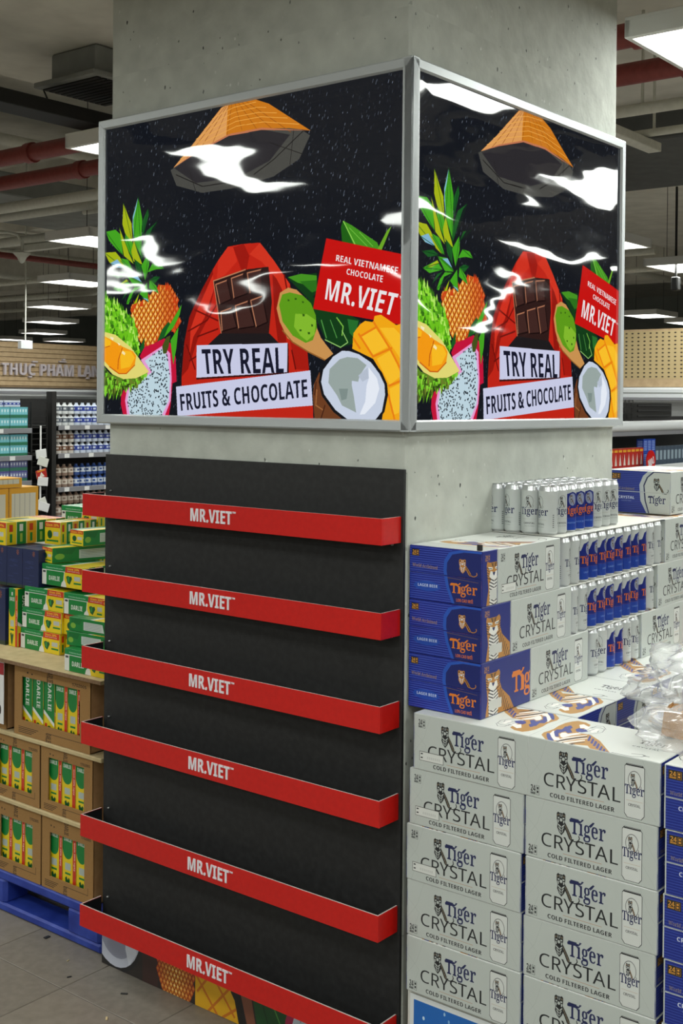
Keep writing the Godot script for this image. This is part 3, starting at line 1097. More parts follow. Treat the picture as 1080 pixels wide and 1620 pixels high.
# poster art: polygons, strokes and lettering in thousandths of the sheet
const POSTER := [
	["P",[74,74,70],[256,181,278,235,372,271,500,270,612,252,692,210,724,143,674,104,462,98,347,137]],
	["P",[44,42,46],[271,177,349,236,499,237,598,201,662,131,571,99,462,98,347,137]],
	["S",[30,28,28],[277,199,372,250,500,249],3],
	["S",[30,28,28],[708,122,611,199,548,236],3],
	["S",[30,28,28],[674,112,663,222],2],
	["S",[30,28,28],[597,144,703,197],2],
	["S",[30,28,28],[326,191,349,266],2],
	["P",[206,122,26],[266,175,336,110,436,7,520,-13,595,24,725,129,661,111,571,96,462,99,347,137]],
	["P",[226,160,92],[266,175,336,110,439,6,460,1,454,100,347,137]],
	["S",[150,82,20],[450,5,316,151],1.6],
	["S",[150,82,20],[458,2,362,131],1.6],
	["S",[150,82,20],[465,1,409,113],1.6],
	["S",[150,82,20],[473,-1,457,100],1.6],
	["S",[150,82,20],[482,-4,507,90],1.6],
	["S",[150,82,20],[490,-5,558,99],1.6],
	["S",[150,82,20],[497,-7,612,110],1.6],
	["S",[150,82,20],[505,-10,665,124],1.6],
	["S",[246,180,84],[407,37,444,24,480,14,551,11,553,11],1.6],
	["S",[246,180,84],[378,66,429,45,482,30,557,28,586,34],1.6],
	["S",[246,180,84],[349,94,413,65,484,45,563,45,620,57],1.6],
	["S",[246,180,84],[322,122,398,85,486,60,571,60,654,79],1.6],
	["S",[246,180,84],[293,148,383,106,489,75,577,77,690,104],1.6],
	["P",[196,120,84],[266,175,347,136,462,96,571,94,725,129,571,101,462,102,347,141]],
	["P",[196,38,24],[429,494,462,454,516,450,570,452,614,509,667,588,685,684,721,791,728,852,741,966,742,996,303,1004,302,866,313,754,329,675,349,632,375,582,410,523]],
	["P",[150,24,16],[375,582,410,523,416,592,393,686,364,738,326,843,302,869,313,754,329,675,349,632]],
	["P",[212,50,32],[387,590,411,539,416,584,383,678,345,738,331,800,335,710,358,650]],
	["P",[150,24,16],[624,531,642,607,656,765,629,768,616,663,611,555]],
	["P",[170,28,18],[667,588,685,684,721,791,728,852,686,848,659,724,655,632]],
	["P",[214,54,34],[570,452,614,509,667,588,655,629,624,568,575,511,535,485]],
	["P",[160,26,18],[516,450,535,490,526,532,508,533,494,495,480,458]],
	["P",[212,50,32],[462,454,480,458,494,503,453,543,425,554,429,494]],
	["S",[112,16,12],[431,629,393,686,326,719],5],
	["S",[112,16,12],[649,557,668,666,698,766],5],
	["S",[112,16,12],[349,650,431,689],5],
	["S",[112,16,12],[321,763,351,844],5],
	["S",[112,16,12],[673,790,686,848],5],
	["S",[112,16,12],[359,738,431,715],5],
	["S",[112,16,12],[331,816,360,800],5],
	["P",[48,28,26],[413,560,522,532,598,529,609,638,599,741,441,734,431,654]],
	["P",[66,40,36],[421,572,460,561,475,623,436,637]],
	["S",[176,118,88],[436,637,421,572,460,561],4],
	["S",[28,14,14],[460,561,475,623,436,637],4],
	["P",[66,40,36],[474,556,515,545,530,608,484,621]],
	["S",[176,118,88],[484,621,474,556,515,545],4],
	["S",[28,14,14],[515,545,530,608,484,621],4],
	["P",[66,40,36],[528,543,575,536,578,603,538,609]],
	["S",[176,118,88],[538,609,528,543,575,536],4],
	["S",[28,14,14],[575,536,578,603,538,609],4],
	["P",[66,40,36],[440,661,477,650,495,713,445,724]],
	["S",[176,118,88],[445,724,440,661,477,650],4],
	["S",[28,14,14],[477,650,495,713,445,724],4],
	["P",[66,40,36],[489,644,531,632,554,712,501,718]],
	["S",[176,118,88],[501,718,489,644,531,632],4],
	["S",[28,14,14],[531,632,554,712,501,718],4],
	["P",[66,40,36],[540,630,578,619,595,701,559,715]],
	["S",[176,118,88],[559,715,540,630,578,619],4],
	["S",[28,14,14],[578,619,595,701,559,715],4],
	["S",[186,126,92],[413,560,522,532],4],
	["S",[186,126,92],[413,560,442,732],3],
	["P",[32,28,30],[438,730,601,736,634,769,393,769]],
	["P",[70,150,34],[827,412,821,431,825,476,862,491,934,511,925,486,897,464,853,429]],
	["P",[34,98,24],[827,412,859,488,825,476,821,431]],
	["S",[150,214,90],[828,414,862,485],3],
	["S",[120,196,70],[845,435,897,494],2],
	["S",[120,196,70],[875,452,913,496],2],
	["P",[110,170,40],[964,443,952,454,925,507,938,508]],
	["P",[20,62,26],[658,567,750,560,754,616,738,631,876,707,860,774,819,787,779,766,755,714,722,635]],
	["P",[72,150,36],[661,566,702,559,750,568,750,590,722,595,690,585]],
	["P",[46,116,30],[698,582,750,582,750,613,735,618]],
	["S",[126,190,70],[809,697,828,724,825,750],4],
	["S",[150,200,110],[775,761,821,785,842,771,825,736],3],
	["P",[40,112,46],[840,702,872,709,862,760,847,744]],
	["S",[80,150,70],[763,702,779,756],4],
	["S",[80,150,70],[790,703,810,757],3],
	["P",[202,20,18],[778,459,1007,530,1008,730,738,667]],
	["T",[240,236,238],[809,511,983,562,980,582,807,529],"REAL VIETNAMESE"],
	["T",[240,236,238],[840,554,942,583,940,602,838,571],"CHOCOLATE"],
	["T",[240,236,238],[783,580,984,638,967,700,774,642],"MR.VIET"],
	["T",[240,236,238],[986,643,999,647,998,655,986,650],"TM"],
	["P",[248,172,24],[855,790,858,744,877,719,891,710,914,715,917,697,935,694,978,726,1001,720,1004,1002,941,1003,953,910,944,869,915,821]],
	["P",[255,196,44],[877,755,919,731,958,786,915,809]],
	["P",[255,196,44],[925,821,966,796,993,871,962,896]],
	["P",[255,196,44],[962,907,1001,886,1001,969,970,984]],
	["P",[255,196,44],[932,732,971,733,1000,765,1000,837]],
	["S",[238,130,22],[873,747,915,815],6],
	["S",[238,130,22],[877,755,921,730],6],
	["S",[238,130,22],[914,713,961,792,1001,871],6],
	["S",[238,130,22],[915,814,966,791],6],
	["S",[238,130,22],[960,899,1001,881],6],
	["S",[238,130,22],[959,925,978,1001],6],
	["S",[238,130,22],[858,760,877,790],6],
	["P",[206,150,84],[661,598,635,612,624,660,634,701,659,753,720,793,775,822,800,804,763,756,750,725,744,682,719,637,687,606]],
	["S",[150,98,46],[643,728,675,765,724,796,775,822],4],
	["P",[96,158,28],[666,613,642,618,632,649,643,701,675,745,716,769,738,761,750,725,746,686,732,650,707,625]],
	["P",[134,190,48],[683,679,719,682,747,702,743,744,720,763,700,747,679,718]],
	["P",[50,92,20],[704,642,710,643,710,648,705,648]],
	["P",[50,92,20],[705,680,712,682,712,688,706,688]],
	["P",[50,92,20],[732,713,738,714,738,720,733,720]],
	["P",[50,92,20],[696,727,703,728,703,733,697,733]],
	["P",[50,92,20],[722,736,729,737,729,743,723,743]],
	["P",[50,92,20],[659,633,665,635,665,639,659,639]],
	["P",[50,92,20],[681,631,688,632,688,637,682,637]],
	["P",[112,64,36],[760,856,743,895,740,930,747,1008,834,1005,768,926]],
	["S",[160,104,60],[752,910,749,957,773,972],4],
	["S",[70,36,22],[777,957,765,999,804,1003],4],
	["S",[70,36,22],[750,887,745,926],4],
	["P",[22,22,26],[825,787,795,807,764,848,758,887,767,928,803,977,841,1005,929,1003,949,973,958,925,955,893,941,861,916,827,877,801,847,790]],
	["P",[204,214,232],[826,795,799,812,771,851,765,887,774,924,808,970,851,1003,920,1002,942,972,950,925,948,895,933,863,909,831,875,807,847,797]],
	["P",[156,170,166],[819,820,841,814,871,818,897,839,878,869,874,887,856,884,856,899,862,930,869,977,828,957,812,926,787,890,790,849]],
	["P",[236,242,252],[903,845,927,877,934,907,923,948,894,981,879,983,895,944,898,899,904,877]],
	["P",[186,196,212],[874,869,900,846,904,877,886,887]],
	["P",[130,146,142],[818,907,845,907,841,937,826,942]],
	["PINE",[0,0,0],[111,619,146,612,181,592,220,559,252,564,286,612,288,638,295,692,279,716,246,708,214,749,163,769,140,741,121,678,105,638]],
	["P",[26,92,36],[207,346,190,366,169,415,149,470,143,439,168,374]],
	["S",[12,56,24],[207,346,149,470],2],
	["P",[26,92,36],[171,297,175,320,154,393,149,342]],
	["S",[12,56,24],[171,297,154,393],2],
	["P",[70,168,34],[5,359,44,356,68,377,75,448,45,420,18,391]],
	["S",[22,84,24],[5,359,75,448],2],
	["P",[170,186,24],[74,267,94,313,109,342,114,409,84,374,72,340]],
	["S",[22,84,24],[74,267,114,409],2],
	["P",[70,168,34],[132,253,150,330,148,460,119,403,112,319]],
	["S",[22,84,24],[132,253,148,460],2],
	["P",[132,184,214],[132,253,124,296,115,331,119,399,113,354,113,319]],
	["S",[22,84,24],[132,253,119,399],2],
	["P",[70,168,34],[84,374,114,409,117,465,85,414]],
	["S",[22,84,24],[84,374,117,465],2],
	["P",[170,186,24],[60,349,85,405,99,442,119,482,79,450]],
	["S",[22,84,24],[60,349,119,482],2],
	["P",[170,186,24],[0,432,45,433,65,455,80,492,39,485,18,465]],
	["S",[22,84,24],[0,432,80,492],2],
	["P",[132,184,214],[22,471,52,459,80,492,42,486]],
	["S",[22,84,24],[22,471,80,492],2],
	["P",[70,168,34],[65,456,96,465,119,512,82,497]],
	["S",[22,84,24],[65,456,119,512],2],
	["P",[170,186,24],[65,465,111,513,82,497]],
	["S",[22,84,24],[65,465,111,513],2],
	["P",[170,186,24],[119,399,133,442,153,486,117,472,108,438]],
	["S",[22,84,24],[119,399,153,486],2],
	["P",[26,92,36],[120,464,148,485,152,541,128,503]],
	["S",[12,56,24],[120,464,152,541],2],
	["P",[70,168,34],[176,447,179,489,164,543,148,490]],
	["S",[22,84,24],[176,447,164,543],2],
	["P",[26,92,36],[223,423,204,429,180,460,191,432]],
	["S",[12,56,24],[223,423,180,460],2],
	["P",[70,168,34],[191,485,221,488,236,507,206,506,173,514]],
	["S",[22,84,24],[191,485,236,507],2],
	["P",[26,92,36],[28,512,72,503,95,515,53,527]],
	["S",[12,56,24],[28,512,95,515],2],
	["P",[26,92,36],[221,532,199,530,177,543,202,553]],
	["S",[12,56,24],[221,532,177,543],2],
	["P",[70,168,34],[90,519,128,519,158,556,121,559]],
	["S",[22,84,24],[90,519,158,556],2],
	["P",[132,184,214],[107,524,131,520,152,548,128,536]],
	["S",[22,84,24],[107,524,152,548],2],
	["P",[70,168,34],[33,560,87,532,112,556,60,572]],
	["S",[22,84,24],[33,560,112,556],2],
	["P",[170,186,24],[47,556,90,531,97,539,67,554]],
	["S",[22,84,24],[47,556,97,539],2],
	["P",[26,92,36],[70,603,90,571,114,560,87,586]],
	["S",[12,56,24],[70,603,114,560],2],
	["P",[70,168,34],[152,560,121,562,102,584,88,616,98,618,118,576]],
	["S",[22,84,24],[152,560,88,616],2],
	["P",[70,168,34],[181,539,207,562,216,588,178,568]],
	["S",[22,84,24],[181,539,216,588],2],
	["P",[70,168,34],[171,548,177,615,142,585]],
	["S",[22,84,24],[171,548,177,615],2],
	["P",[132,184,214],[177,615,150,597,173,604]],
	["S",[22,84,24],[177,615,150,597],2],
	["P",[170,186,24],[141,580,131,615,117,619]],
	["S",[22,84,24],[141,580,117,619],2],
	["P",[200,22,60],[239,739,199,756,163,766,145,798,169,837,97,908,72,916,70,962,80,1003,255,1005,262,962,269,890,284,884,281,803,263,757]],
	["P",[236,160,214],[234,763,149,810,179,852,95,908,87,949,96,1003,238,1005,262,948,266,875,261,790]],
	["SEED",[0,0,0],[229,773,164,813,192,852,104,908,96,949,106,1003,226,1005,255,948,260,875,251,798]],
	["P",[26,92,36],[254,684,230,709,212,750,238,737,262,695]],
	["P",[70,168,34],[302,630,282,659,250,707,238,737,271,706,295,663]],
	["P",[70,84,30],[235,791,231,766,246,736,262,730,255,769,247,790]],
	["P",[70,168,34],[291,704,262,747,272,828,284,774]],
	["P",[26,92,36],[163,733,144,771,141,793,163,769]],
	["DUR",[0,0,0],[-5,574,24,601,60,624,82,638,109,666,132,704,144,781,137,802,99,768,47,722,-10,708]],
	["DUR2",[0,0,0],[-9,822,27,857,85,875,138,868,178,850,146,892,82,908,60,930,-8,918]],
	["P",[232,222,120],[-10,706,47,721,111,767,181,851,131,872,81,875,38,859,-9,816]],
	["P",[250,158,22],[-10,719,32,739,77,763,118,780,131,796,126,827,92,856,63,856,23,831,-9,801]],
	["P",[254,190,30],[-10,721,30,743,26,759,-10,769]],
	["P",[254,192,36],[66,775,111,780,126,802,107,833,70,840]],
	["S",[196,96,20],[75,767,60,808,58,840],4],
	["S",[196,96,20],[-10,767,24,759],3],
	["S",[206,100,24],[23,831,63,856,92,856,126,827],4],
	["P",[255,236,180],[77,777,88,785,85,793,72,785]],
	["P",[255,240,200],[25,726,40,731,36,741,27,734]],
	["P",[255,240,200],[54,747,67,754,62,759]],
	["P",[60,20,18],[357,769,662,769,665,862,356,878]],
	["P",[206,209,236],[357,766,659,767,659,857,356,872]],
	["P",[206,209,236],[282,901,732,852,740,958,288,999]],
	["T",[24,26,44],[374,780,645,781,649,859,382,860],"TRY REAL"],
	["T",[24,26,44],[295,926,721,879,724,932,301,981],"FRUITS & CHOCOLATE"]]

# striped tiger on the case lids
const LID := [
	["P",[184,138,76],[54,869,38,770,48,681,51,577,38,433,38,275,58,161,84,92,153,97,213,161,226,285,223,384,239,547,299,527,335,527,457,676,645,1017,586,1067,507,1037,441,923,345,988,262,1067,206,1042,144,1017]],
	["P",[70,78,146],[74,809,64,755,97,785,137,879,190,968,203,1022,157,1002,114,913]],
	["P",[236,234,230],[87,770,68,641,87,646,120,755,163,849,196,849,223,948,196,978,140,879]],
	["P",[70,78,146],[87,676,74,572,104,537,84,403,114,364,144,453,200,567,183,626,144,572,134,666,134,705,177,814,153,834]],
	["P",[236,234,230],[150,720,144,651,160,616,193,651,233,552,272,562,236,676,213,824,190,814]],
	["P",[184,138,76],[68,205,94,121,163,131,177,255,167,364,117,329]],
	["P",[70,78,146],[180,438,183,359,246,369,279,423,252,498,216,512]],
	["P",[236,234,230],[144,235,163,181,219,235,272,319,259,349,210,324,193,359]],
	["P",[70,78,146],[91,364,104,319,147,403,144,453]],
	["P",[236,234,230],[200,938,223,800,269,661,315,552,322,577,282,696,239,839,216,963]],
	["P",[52,54,60],[213,988,243,849,285,710,332,601,342,626,299,745,256,889,229,1012]],
	["P",[236,234,230],[226,1037,259,899,302,760,348,651,358,671,315,795,272,938,246,1062]],
	["P",[52,54,60],[243,1087,276,943,318,809,365,700,375,720,332,844,289,983,259,1111]],
	["P",[236,234,230],[256,1136,292,993,335,854,381,750,388,770,348,889,305,1027,272,1161]],
	["P",[52,54,60],[269,1186,309,1037,351,903,398,800,404,819,365,938,322,1077,285,1210]],
	["P",[184,138,76],[259,978,309,780,361,686,434,879,368,948]],
	["P",[236,234,230],[269,983,325,819,361,740,371,775,342,869,292,1012]],
	["P",[52,54,60],[295,1007,348,889,381,809,388,829,355,913]],
	["P",[70,78,146],[335,552,361,592,401,760,381,750]],
	["P",[70,78,146],[381,621,408,661,447,829,427,819]],
	["P",[70,78,146],[427,696,454,730,490,894,470,889]],
	["P",[70,78,146],[470,760,497,800,533,963,513,953]],
	["P",[70,78,146],[517,829,540,864,576,1027,556,1017]],
	["P",[70,78,146],[559,899,583,933,619,1092,599,1082]],
	["P",[70,78,146],[602,963,625,998,658,1156,639,1146]],
	["S",[52,54,60],[639,1012,688,1032,724,1007],5],
	["S",[52,54,60],[249,349,252,220,299,191,348,225,368,349,345,443,312,512],4],
	["S",[52,54,60],[276,408,289,300,322,290,342,384],4],
	["S",[52,54,60],[256,265,259,151,305,121,355,215],4],
	["P",[236,234,230],[282,369,295,260,325,265,328,369,312,443]]]

# ------------------------------------------------------------------ the hall
const TILE := 0.35

func build_setting() -> void:
	# floor: grout bed, single tiles where the photograph shows them, plain bed beyond
	var base := start()
	slab(base, Vector3(-27, -0.12, -24), Vector3(12, -0.0035, 14))
	var fl := structure("floor", base.commit(), M.tile, "grey ceramic tile floor of the shop")
	var bed := part(fl, "grout", box(Vector3(-3.172, -0.01, -1.948), Vector3(1.028, -0.002, 1.202)), M.grout)
	bed.set_meta("label", "dark grout between the floor tiles")
	var tile_mesh := box(Vector3(0.0012, -0.008, 0.0012), Vector3(TILE - 0.0012, 0.0, TILE - 0.0012), 0.0012)
	for i in 12:
		for j in 9:
			var t := part(fl, "tile", tile_mesh, M.tile if rng.randf() < 0.6 else M.tile_b)
			t.position = Vector3(-3.172 + i * TILE, rng.randf_range(-0.0004, 0.0), -1.948 + j * TILE)
	structure("ceiling", box(Vector3(-27, 4.15, -24), Vector3(12, 4.4, 14)), M.ceiling, "grey concrete ceiling slab of the shop")
	structure("ceiling", box(Vector3(-4.67, 3.66, -24), Vector3(12, 4.15, 14), 0.01), M.ceiling, "lower concrete ceiling bay over the column")
	structure("wall_back", box(Vector3(-27, 0, -24.2), Vector3(12, 4.4, -24)), M.wallpaint, "far grey wall behind the shelving")
	structure("wall_left", box(Vector3(-27.2, 0, -24), Vector3(-27, 4.4, 14)), M.wallpaint, "far grey wall behind the wooden sign board")
	structure("wall_right", box(Vector3(12, 0, -24), Vector3(12.2, 4.4, 14)), M.wallpaint, "grey wall on the beer side of the hall")
	structure("wall_front", box(Vector3(-27, 0, 14), Vector3(12, 4.4, 14.2)), M.wallpaint, "grey wall closing the hall")
	structure("column", box(Vector3(-1.1, 0.0, -1.14), Vector3(-0.03, 3.66, -0.031), 0.006), M.concrete, "square painted concrete column carrying the two light boxes")
	structure("column", box(Vector3(-9.35, 0, -7.6), Vector3(-8.7, 4.15, -6.9), 0.01), M.plaster, "pale column beyond the drinks shelving")
	# deep beams crossing the far half of the ceiling
	for z in [-5.6, -9.9, -14.0]:
		structure("beam", box(Vector3(-27, 3.45, z - 0.5), Vector3(-4.67, 4.15, z)), M.ceiling, "concrete ceiling beam crossing the far hall")

# ------------------------------------------------------------------ column: light boxes and shelf unit
func film_mesh(w: float, h: float, seed_: int) -> ArrayMesh:
	# printed film clamped in the frame: slack, with shallow bulges and lying creases
	var n := FastNoiseLite.new()
	n.seed = seed_
	n.frequency = 1.0
	n.fractal_octaves = 1
	var nx := 140
	var ny := 150
	var P := []
	var amp := func(u: float, v: float) -> float:
		var edge := minf(minf(u, 1 - u), minf(v, 1 - v))
		var k := clampf(edge / 0.06, 0, 1)
		var d := 0.0026 * n.get_noise_2d(u * 1.5, v * 2.2 + 7.0) + 0.0006 * n.get_noise_2d(u * 2.6 + 31.0, v * 6.5) + 0.00006 * n.get_noise_2d(u * 9.0, v * 20.0 + 50.0)
		return d * (0.35 + 0.65 * k)
	for j in ny + 1:
		var row := []
		for i in nx + 1:
			var u := float(i) / nx
			var v := float(j) / ny
			row.append(Vector3((u - 0.5) * w, (0.5 - v) * h, amp.call(u, v)))
		P.append(row)
	var st := start()
	for j in ny:
		for i in nx:
			var q := []
			for d in [[0, 0], [1, 0], [1, 1], [0, 1]]:
				var ii: int = i + d[0]
				var jj: int = j + d[1]
				var a: Vector3 = P[jj][mini(ii + 1, nx)] - P[jj][maxi(ii - 1, 0)]
				var b: Vector3 = P[mini(jj + 1, ny)][ii] - P[maxi(jj - 1, 0)][ii]
				q.append([P[jj][ii], b.cross(a).normalized(), Vector2(float(ii) / nx, float(jj) / ny)])
			smooth4(st, q[0], q[1], q[2], q[3], q[0][2], q[1][2], q[2][2], q[3][2])
	return st.commit()

# one bar of the clamp frame with mitred ends: lies along x, outer edge at y = 0, inner edge at y = -w
func frame_bar(length: float, w: float, depth: float) -> ArrayMesh:
	var st := start()
	var h := length * 0.5
	var b := 0.004
	var g := 0.0005
	var prof := [Vector2(0, 0), Vector2(0, depth - b), Vector2(b, depth), Vector2(w - b, depth), Vector2(w, depth - b * 1.4), Vector2(w, 0)]
	for i in prof.size() - 1:
		var p: Vector2 = prof[i]
		var q: Vector2 = prof[i + 1]
		var e := q - p
		var n := Vector3(0, e.y, e.x).normalized()
		if i == 0:
			n = Vector3.UP
		if i == prof.size() - 2:
			n = Vector3.DOWN
		quad(st, Vector3(-h + p.x + g, -p.x, p.y), Vector3(h - p.x - g, -p.x, p.y), Vector3(h - q.x - g, -q.x, q.y), Vector3(-h + q.x + g, -q.x, q.y), n)
	for s in [-1, 1]:
		for i in prof.size() - 2:
			var a: Vector2 = prof[0]
			var p: Vector2 = prof[i + 1]
			var q: Vector2 = prof[i + 2]
			var f := func(r: Vector2) -> Vector3: return Vector3(s * (h - r.x - g), -r.x, r.y)
			tri(st, f.call(a), f.call(p), f.call(q), Vector3(s, -1, 0).normalized())
	return st.commit()

func light_face(t: Node3D, w: float, h: float, at: Vector3, turn: float, seed_: int) -> void:
	# one lit face; origin at the centre of the outer front, 3 cm deep
	var place := Transform3D(Basis(Vector3.UP, turn), at)
	var fw := 0.0275
	var deep := 0.026
	var casing := part(t, "casing", box(Vector3(-w / 2 + 0.001, -h / 2 + 0.001, -0.03), Vector3(w / 2 - 0.001, h / 2 - 0.001, -deep + 0.002)), M.alu)
	casing.transform = place
	casing.set_meta("label", "aluminium back of the light box")
	var film := part(t, "poster_film", film_mesh(w - fw * 2 + 0.006, h - fw * 2 + 0.006, seed_), M.poster)
	film.transform = place * Transform3D(Basis.IDENTITY, Vector3(0, 0, -0.0085))
	film.set_meta("label", "glowing poster of fruits, straw hat and chocolate on black")
	for k in 4:
		var horiz := k % 2 == 0
		var b := part(t, "frame_bar", frame_bar(w if horiz else h, fw, deep), M.alu)
		var turn_z: float = [0.0, PI / 2, PI, -PI / 2][k]
		var off: Vector3 = [Vector3(0, h / 2, -deep), Vector3(-w / 2, 0, -deep), Vector3(0, -h / 2, -deep), Vector3(w / 2, 0, -deep)][k]
		b.transform = place * Transform3D(Basis(Vector3.BACK, turn_z), off)
	var l := AreaLight3D.new()
	l.name = "sign_light"
	t.add_child(l, true)
	l.transform = place * Transform3D(Basis(Vector3.UP, PI), Vector3(0, -0.12, 0.02))
	l.area_size = Vector2(w * 0.8, h * 0.6)
	l.light_color = Color(1.0, 0.88, 0.8)
	l.light_energy = 0.01
	l.area_range = 20.0
	l.shadow_enabled = true

const SHELF_Y := [1.386, 1.165, 0.946, 0.7254, 0.457, 0.196]

func build_column_display() -> void:
	var h := 0.882
	var cy := EYE + (0.81 - 0.0719) / 2.0
	var lb := thing("light_box", "glowing aluminium framed light box wrapped round the column corner", "light box", Vector3(0, EYE - 0.0719, 0))
	light_face(lb, 1.1226, h, Vector3(-1.1226 / 2, cy - EYE + 0.0719, 0.0), 0.0, 11)
	light_face(lb, 1.1475, h, Vector3(0.0, cy - EYE + 0.0719, -1.1475 / 2), PI / 2, 23)
	var t := thing("display_shelf", "tall black display board with six red-edged shelf trays on the column", "shelf", Vector3(-0.566, 0, -0.021))
	var bw := 1.072
	var board := part(t, "back_board", box(Vector3(-bw / 2, 0.135, -0.0095), Vector3(bw / 2, 1.498, 0.0), 0.001), M.black_board)
	board.set_meta("label", "matt black back board")
	var skirt_st := start()
	slab(skirt_st, Vector3(-bw / 2, 0.001, -0.0095), Vector3(bw / 2, 0.134, 0.0005), 0.0, [4])
	var sk_mesh := skirt_st.commit()
	var sk_rest := start()
	slab(sk_rest, Vector3(-bw / 2, 0.001, -0.0095), Vector3(bw / 2, 0.134, 0.0), 0.0, [0, 1, 2, 3, 5])
	sk_rest.commit(sk_mesh)
	sk_mesh.surface_set_material(0, M.skirt)
	sk_mesh.surface_set_material(1, M.shelf_black)
	part(t, "kick_board", sk_mesh).set_meta("label", "kick board printed with fruits")
	# shelf trays: floor board, three red upstands, lettering
	var x0 := -1.1106 + 0.566
	var x1 := -0.037 + 0.566
	var zf := 0.0565 + 0.021
	var hs := 0.0628
	var th := 0.005
	var tray := box(Vector3(x0 + th, -hs + 0.001, 0.0), Vector3(x1 - th, -hs + 0.007, zf - th))
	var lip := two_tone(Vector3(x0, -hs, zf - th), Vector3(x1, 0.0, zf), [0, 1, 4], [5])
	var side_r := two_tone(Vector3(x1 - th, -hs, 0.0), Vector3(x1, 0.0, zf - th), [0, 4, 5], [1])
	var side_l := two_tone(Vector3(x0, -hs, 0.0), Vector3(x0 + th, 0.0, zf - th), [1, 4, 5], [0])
	var word := letters("MR.VIET", SANS, 700, Vector2(0.15, 0.035), 0.003)
	var mark := letters("TM", SANS, 700, Vector2(0.011, 0.0045), 0.002)
	var screw := SphereMesh.new()
	screw.radius = 0.004
	screw.height = 0.005
	screw.radial_segments = 10
	screw.rings = 5
	for k in 6:
		var y: float = SHELF_Y[k]
		var b := part(t, "shelf_tray", tray, M.shelf_black)
		b.position.y = y
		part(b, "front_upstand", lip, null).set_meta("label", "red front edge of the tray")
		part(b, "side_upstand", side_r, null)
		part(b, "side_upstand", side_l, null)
		var w := part(b, "lettering", word, M.white_letter)
		w.position = Vector3(-0.592 + 0.566, -hs * 0.5, zf + 0.0005)
		w.set_meta("label", "raised white lettering")
		var tm := part(b, "trade_mark_sign", mark, M.white_letter)
		tm.position = Vector3(-0.509 + 0.566, -hs * 0.5 + 0.015, zf + 0.0005)
		for sx in [-0.51, 0.505]:
			var s := part(b, "screw", screw, M.screw)
			s.position = Vector3(sx, 0.006 if sx < 0 else -hs - 0.006, 0.002)

# red laminate outside, black inside, pale core showing at the cut edge
func two_tone(lo: Vector3, hi: Vector3, outer: Array, inner: Array) -> ArrayMesh:
	var st := start()
	slab(st, lo, hi, 0.0006, outer, true)
	var m := st.commit()
	var e := start()
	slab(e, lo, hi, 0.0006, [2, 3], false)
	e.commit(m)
	var s := start()
	slab(s, lo, hi, 0.0006, inner, false)
	s.commit(m)
	m.surface_set_material(0, M.red)
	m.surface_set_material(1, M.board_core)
	m.surface_set_material(2, M.shelf_black)
	return m

# ------------------------------------------------------------------ beer
# local case: long axis x, base at y = 0, centred
func case_mesh(l: float, long_m: Material, top_m: Material, edge_m: Material, uv := Rect2(0, 0, 1, 1)) -> ArrayMesh:
	var lo := Vector3(-l / 2, 0, -CASE_D / 2)
	var hi := Vector3(l / 2, CASE_H, CASE_D / 2)
	var a := start()
	slab(a, lo, hi, 0.0015, [4, 5], false, uv)
	var m := a.commit()
	var b := start()
	slab(b, lo, hi, 0.0015, [2, 3], false)
	b.commit(m)
	var c := start()
	slab(c, lo, hi, 0.0015, [0, 1], true)
	c.commit(m)
	m.surface_set_material(0, long_m)
	m.surface_set_material(1, top_m)
	m.surface_set_material(2, edge_m)
	return m

# end flaps: an upper and a lower one on each short end
func add_flaps(t: Node3D, l: float, m: Material, ends := [-1, 1]) -> void:
	for s in ends:
		for k in 2:
			var st := start()
			var y0 := CASE_H * 0.5 * (1 - k) + 0.0009
			var y1 := CASE_H * 0.5 * (2 - k) - 0.0009
			var x0: float = s * l / 2
			slab(st, Vector3(minf(x0, x0 + s * 0.0014), y0, -CASE_D / 2 + 0.001), Vector3(maxf(x0, x0 + s * 0.0014), y1, CASE_D / 2 - 0.001), 0.0004, [0, 1, 2, 3, 4, 5], true, Rect2(0, 0.5 * k, 1, 0.5))
			part(t, "end_flap", st.commit(), m)

var case_mesh_of := {}
func beer_case(kind: String, label: String, at: Vector3, turn: float, group: String) -> Node3D:
	if not case_mesh_of.has(kind):
		match kind:
			"a":
				case_mesh_of[kind] = case_mesh(CASE_L, M.crystal_long_0, M.crystal_lid, M.silver_card)
			"b":
				case_mesh_of[kind] = case_mesh(CASE_L, M.crystal_long_1, M.crystal_lid, M.silver_card)
	var t := thing("beer_case", label, "beer case", at, turn, group)
	part(t, "body", case_mesh_of[kind])
	add_flaps(t, CASE_L, M.crystal_end)
	return t

const ROW := ["top", "second", "third", "fourth", "fifth", "sixth", "seventh", "eighth"]

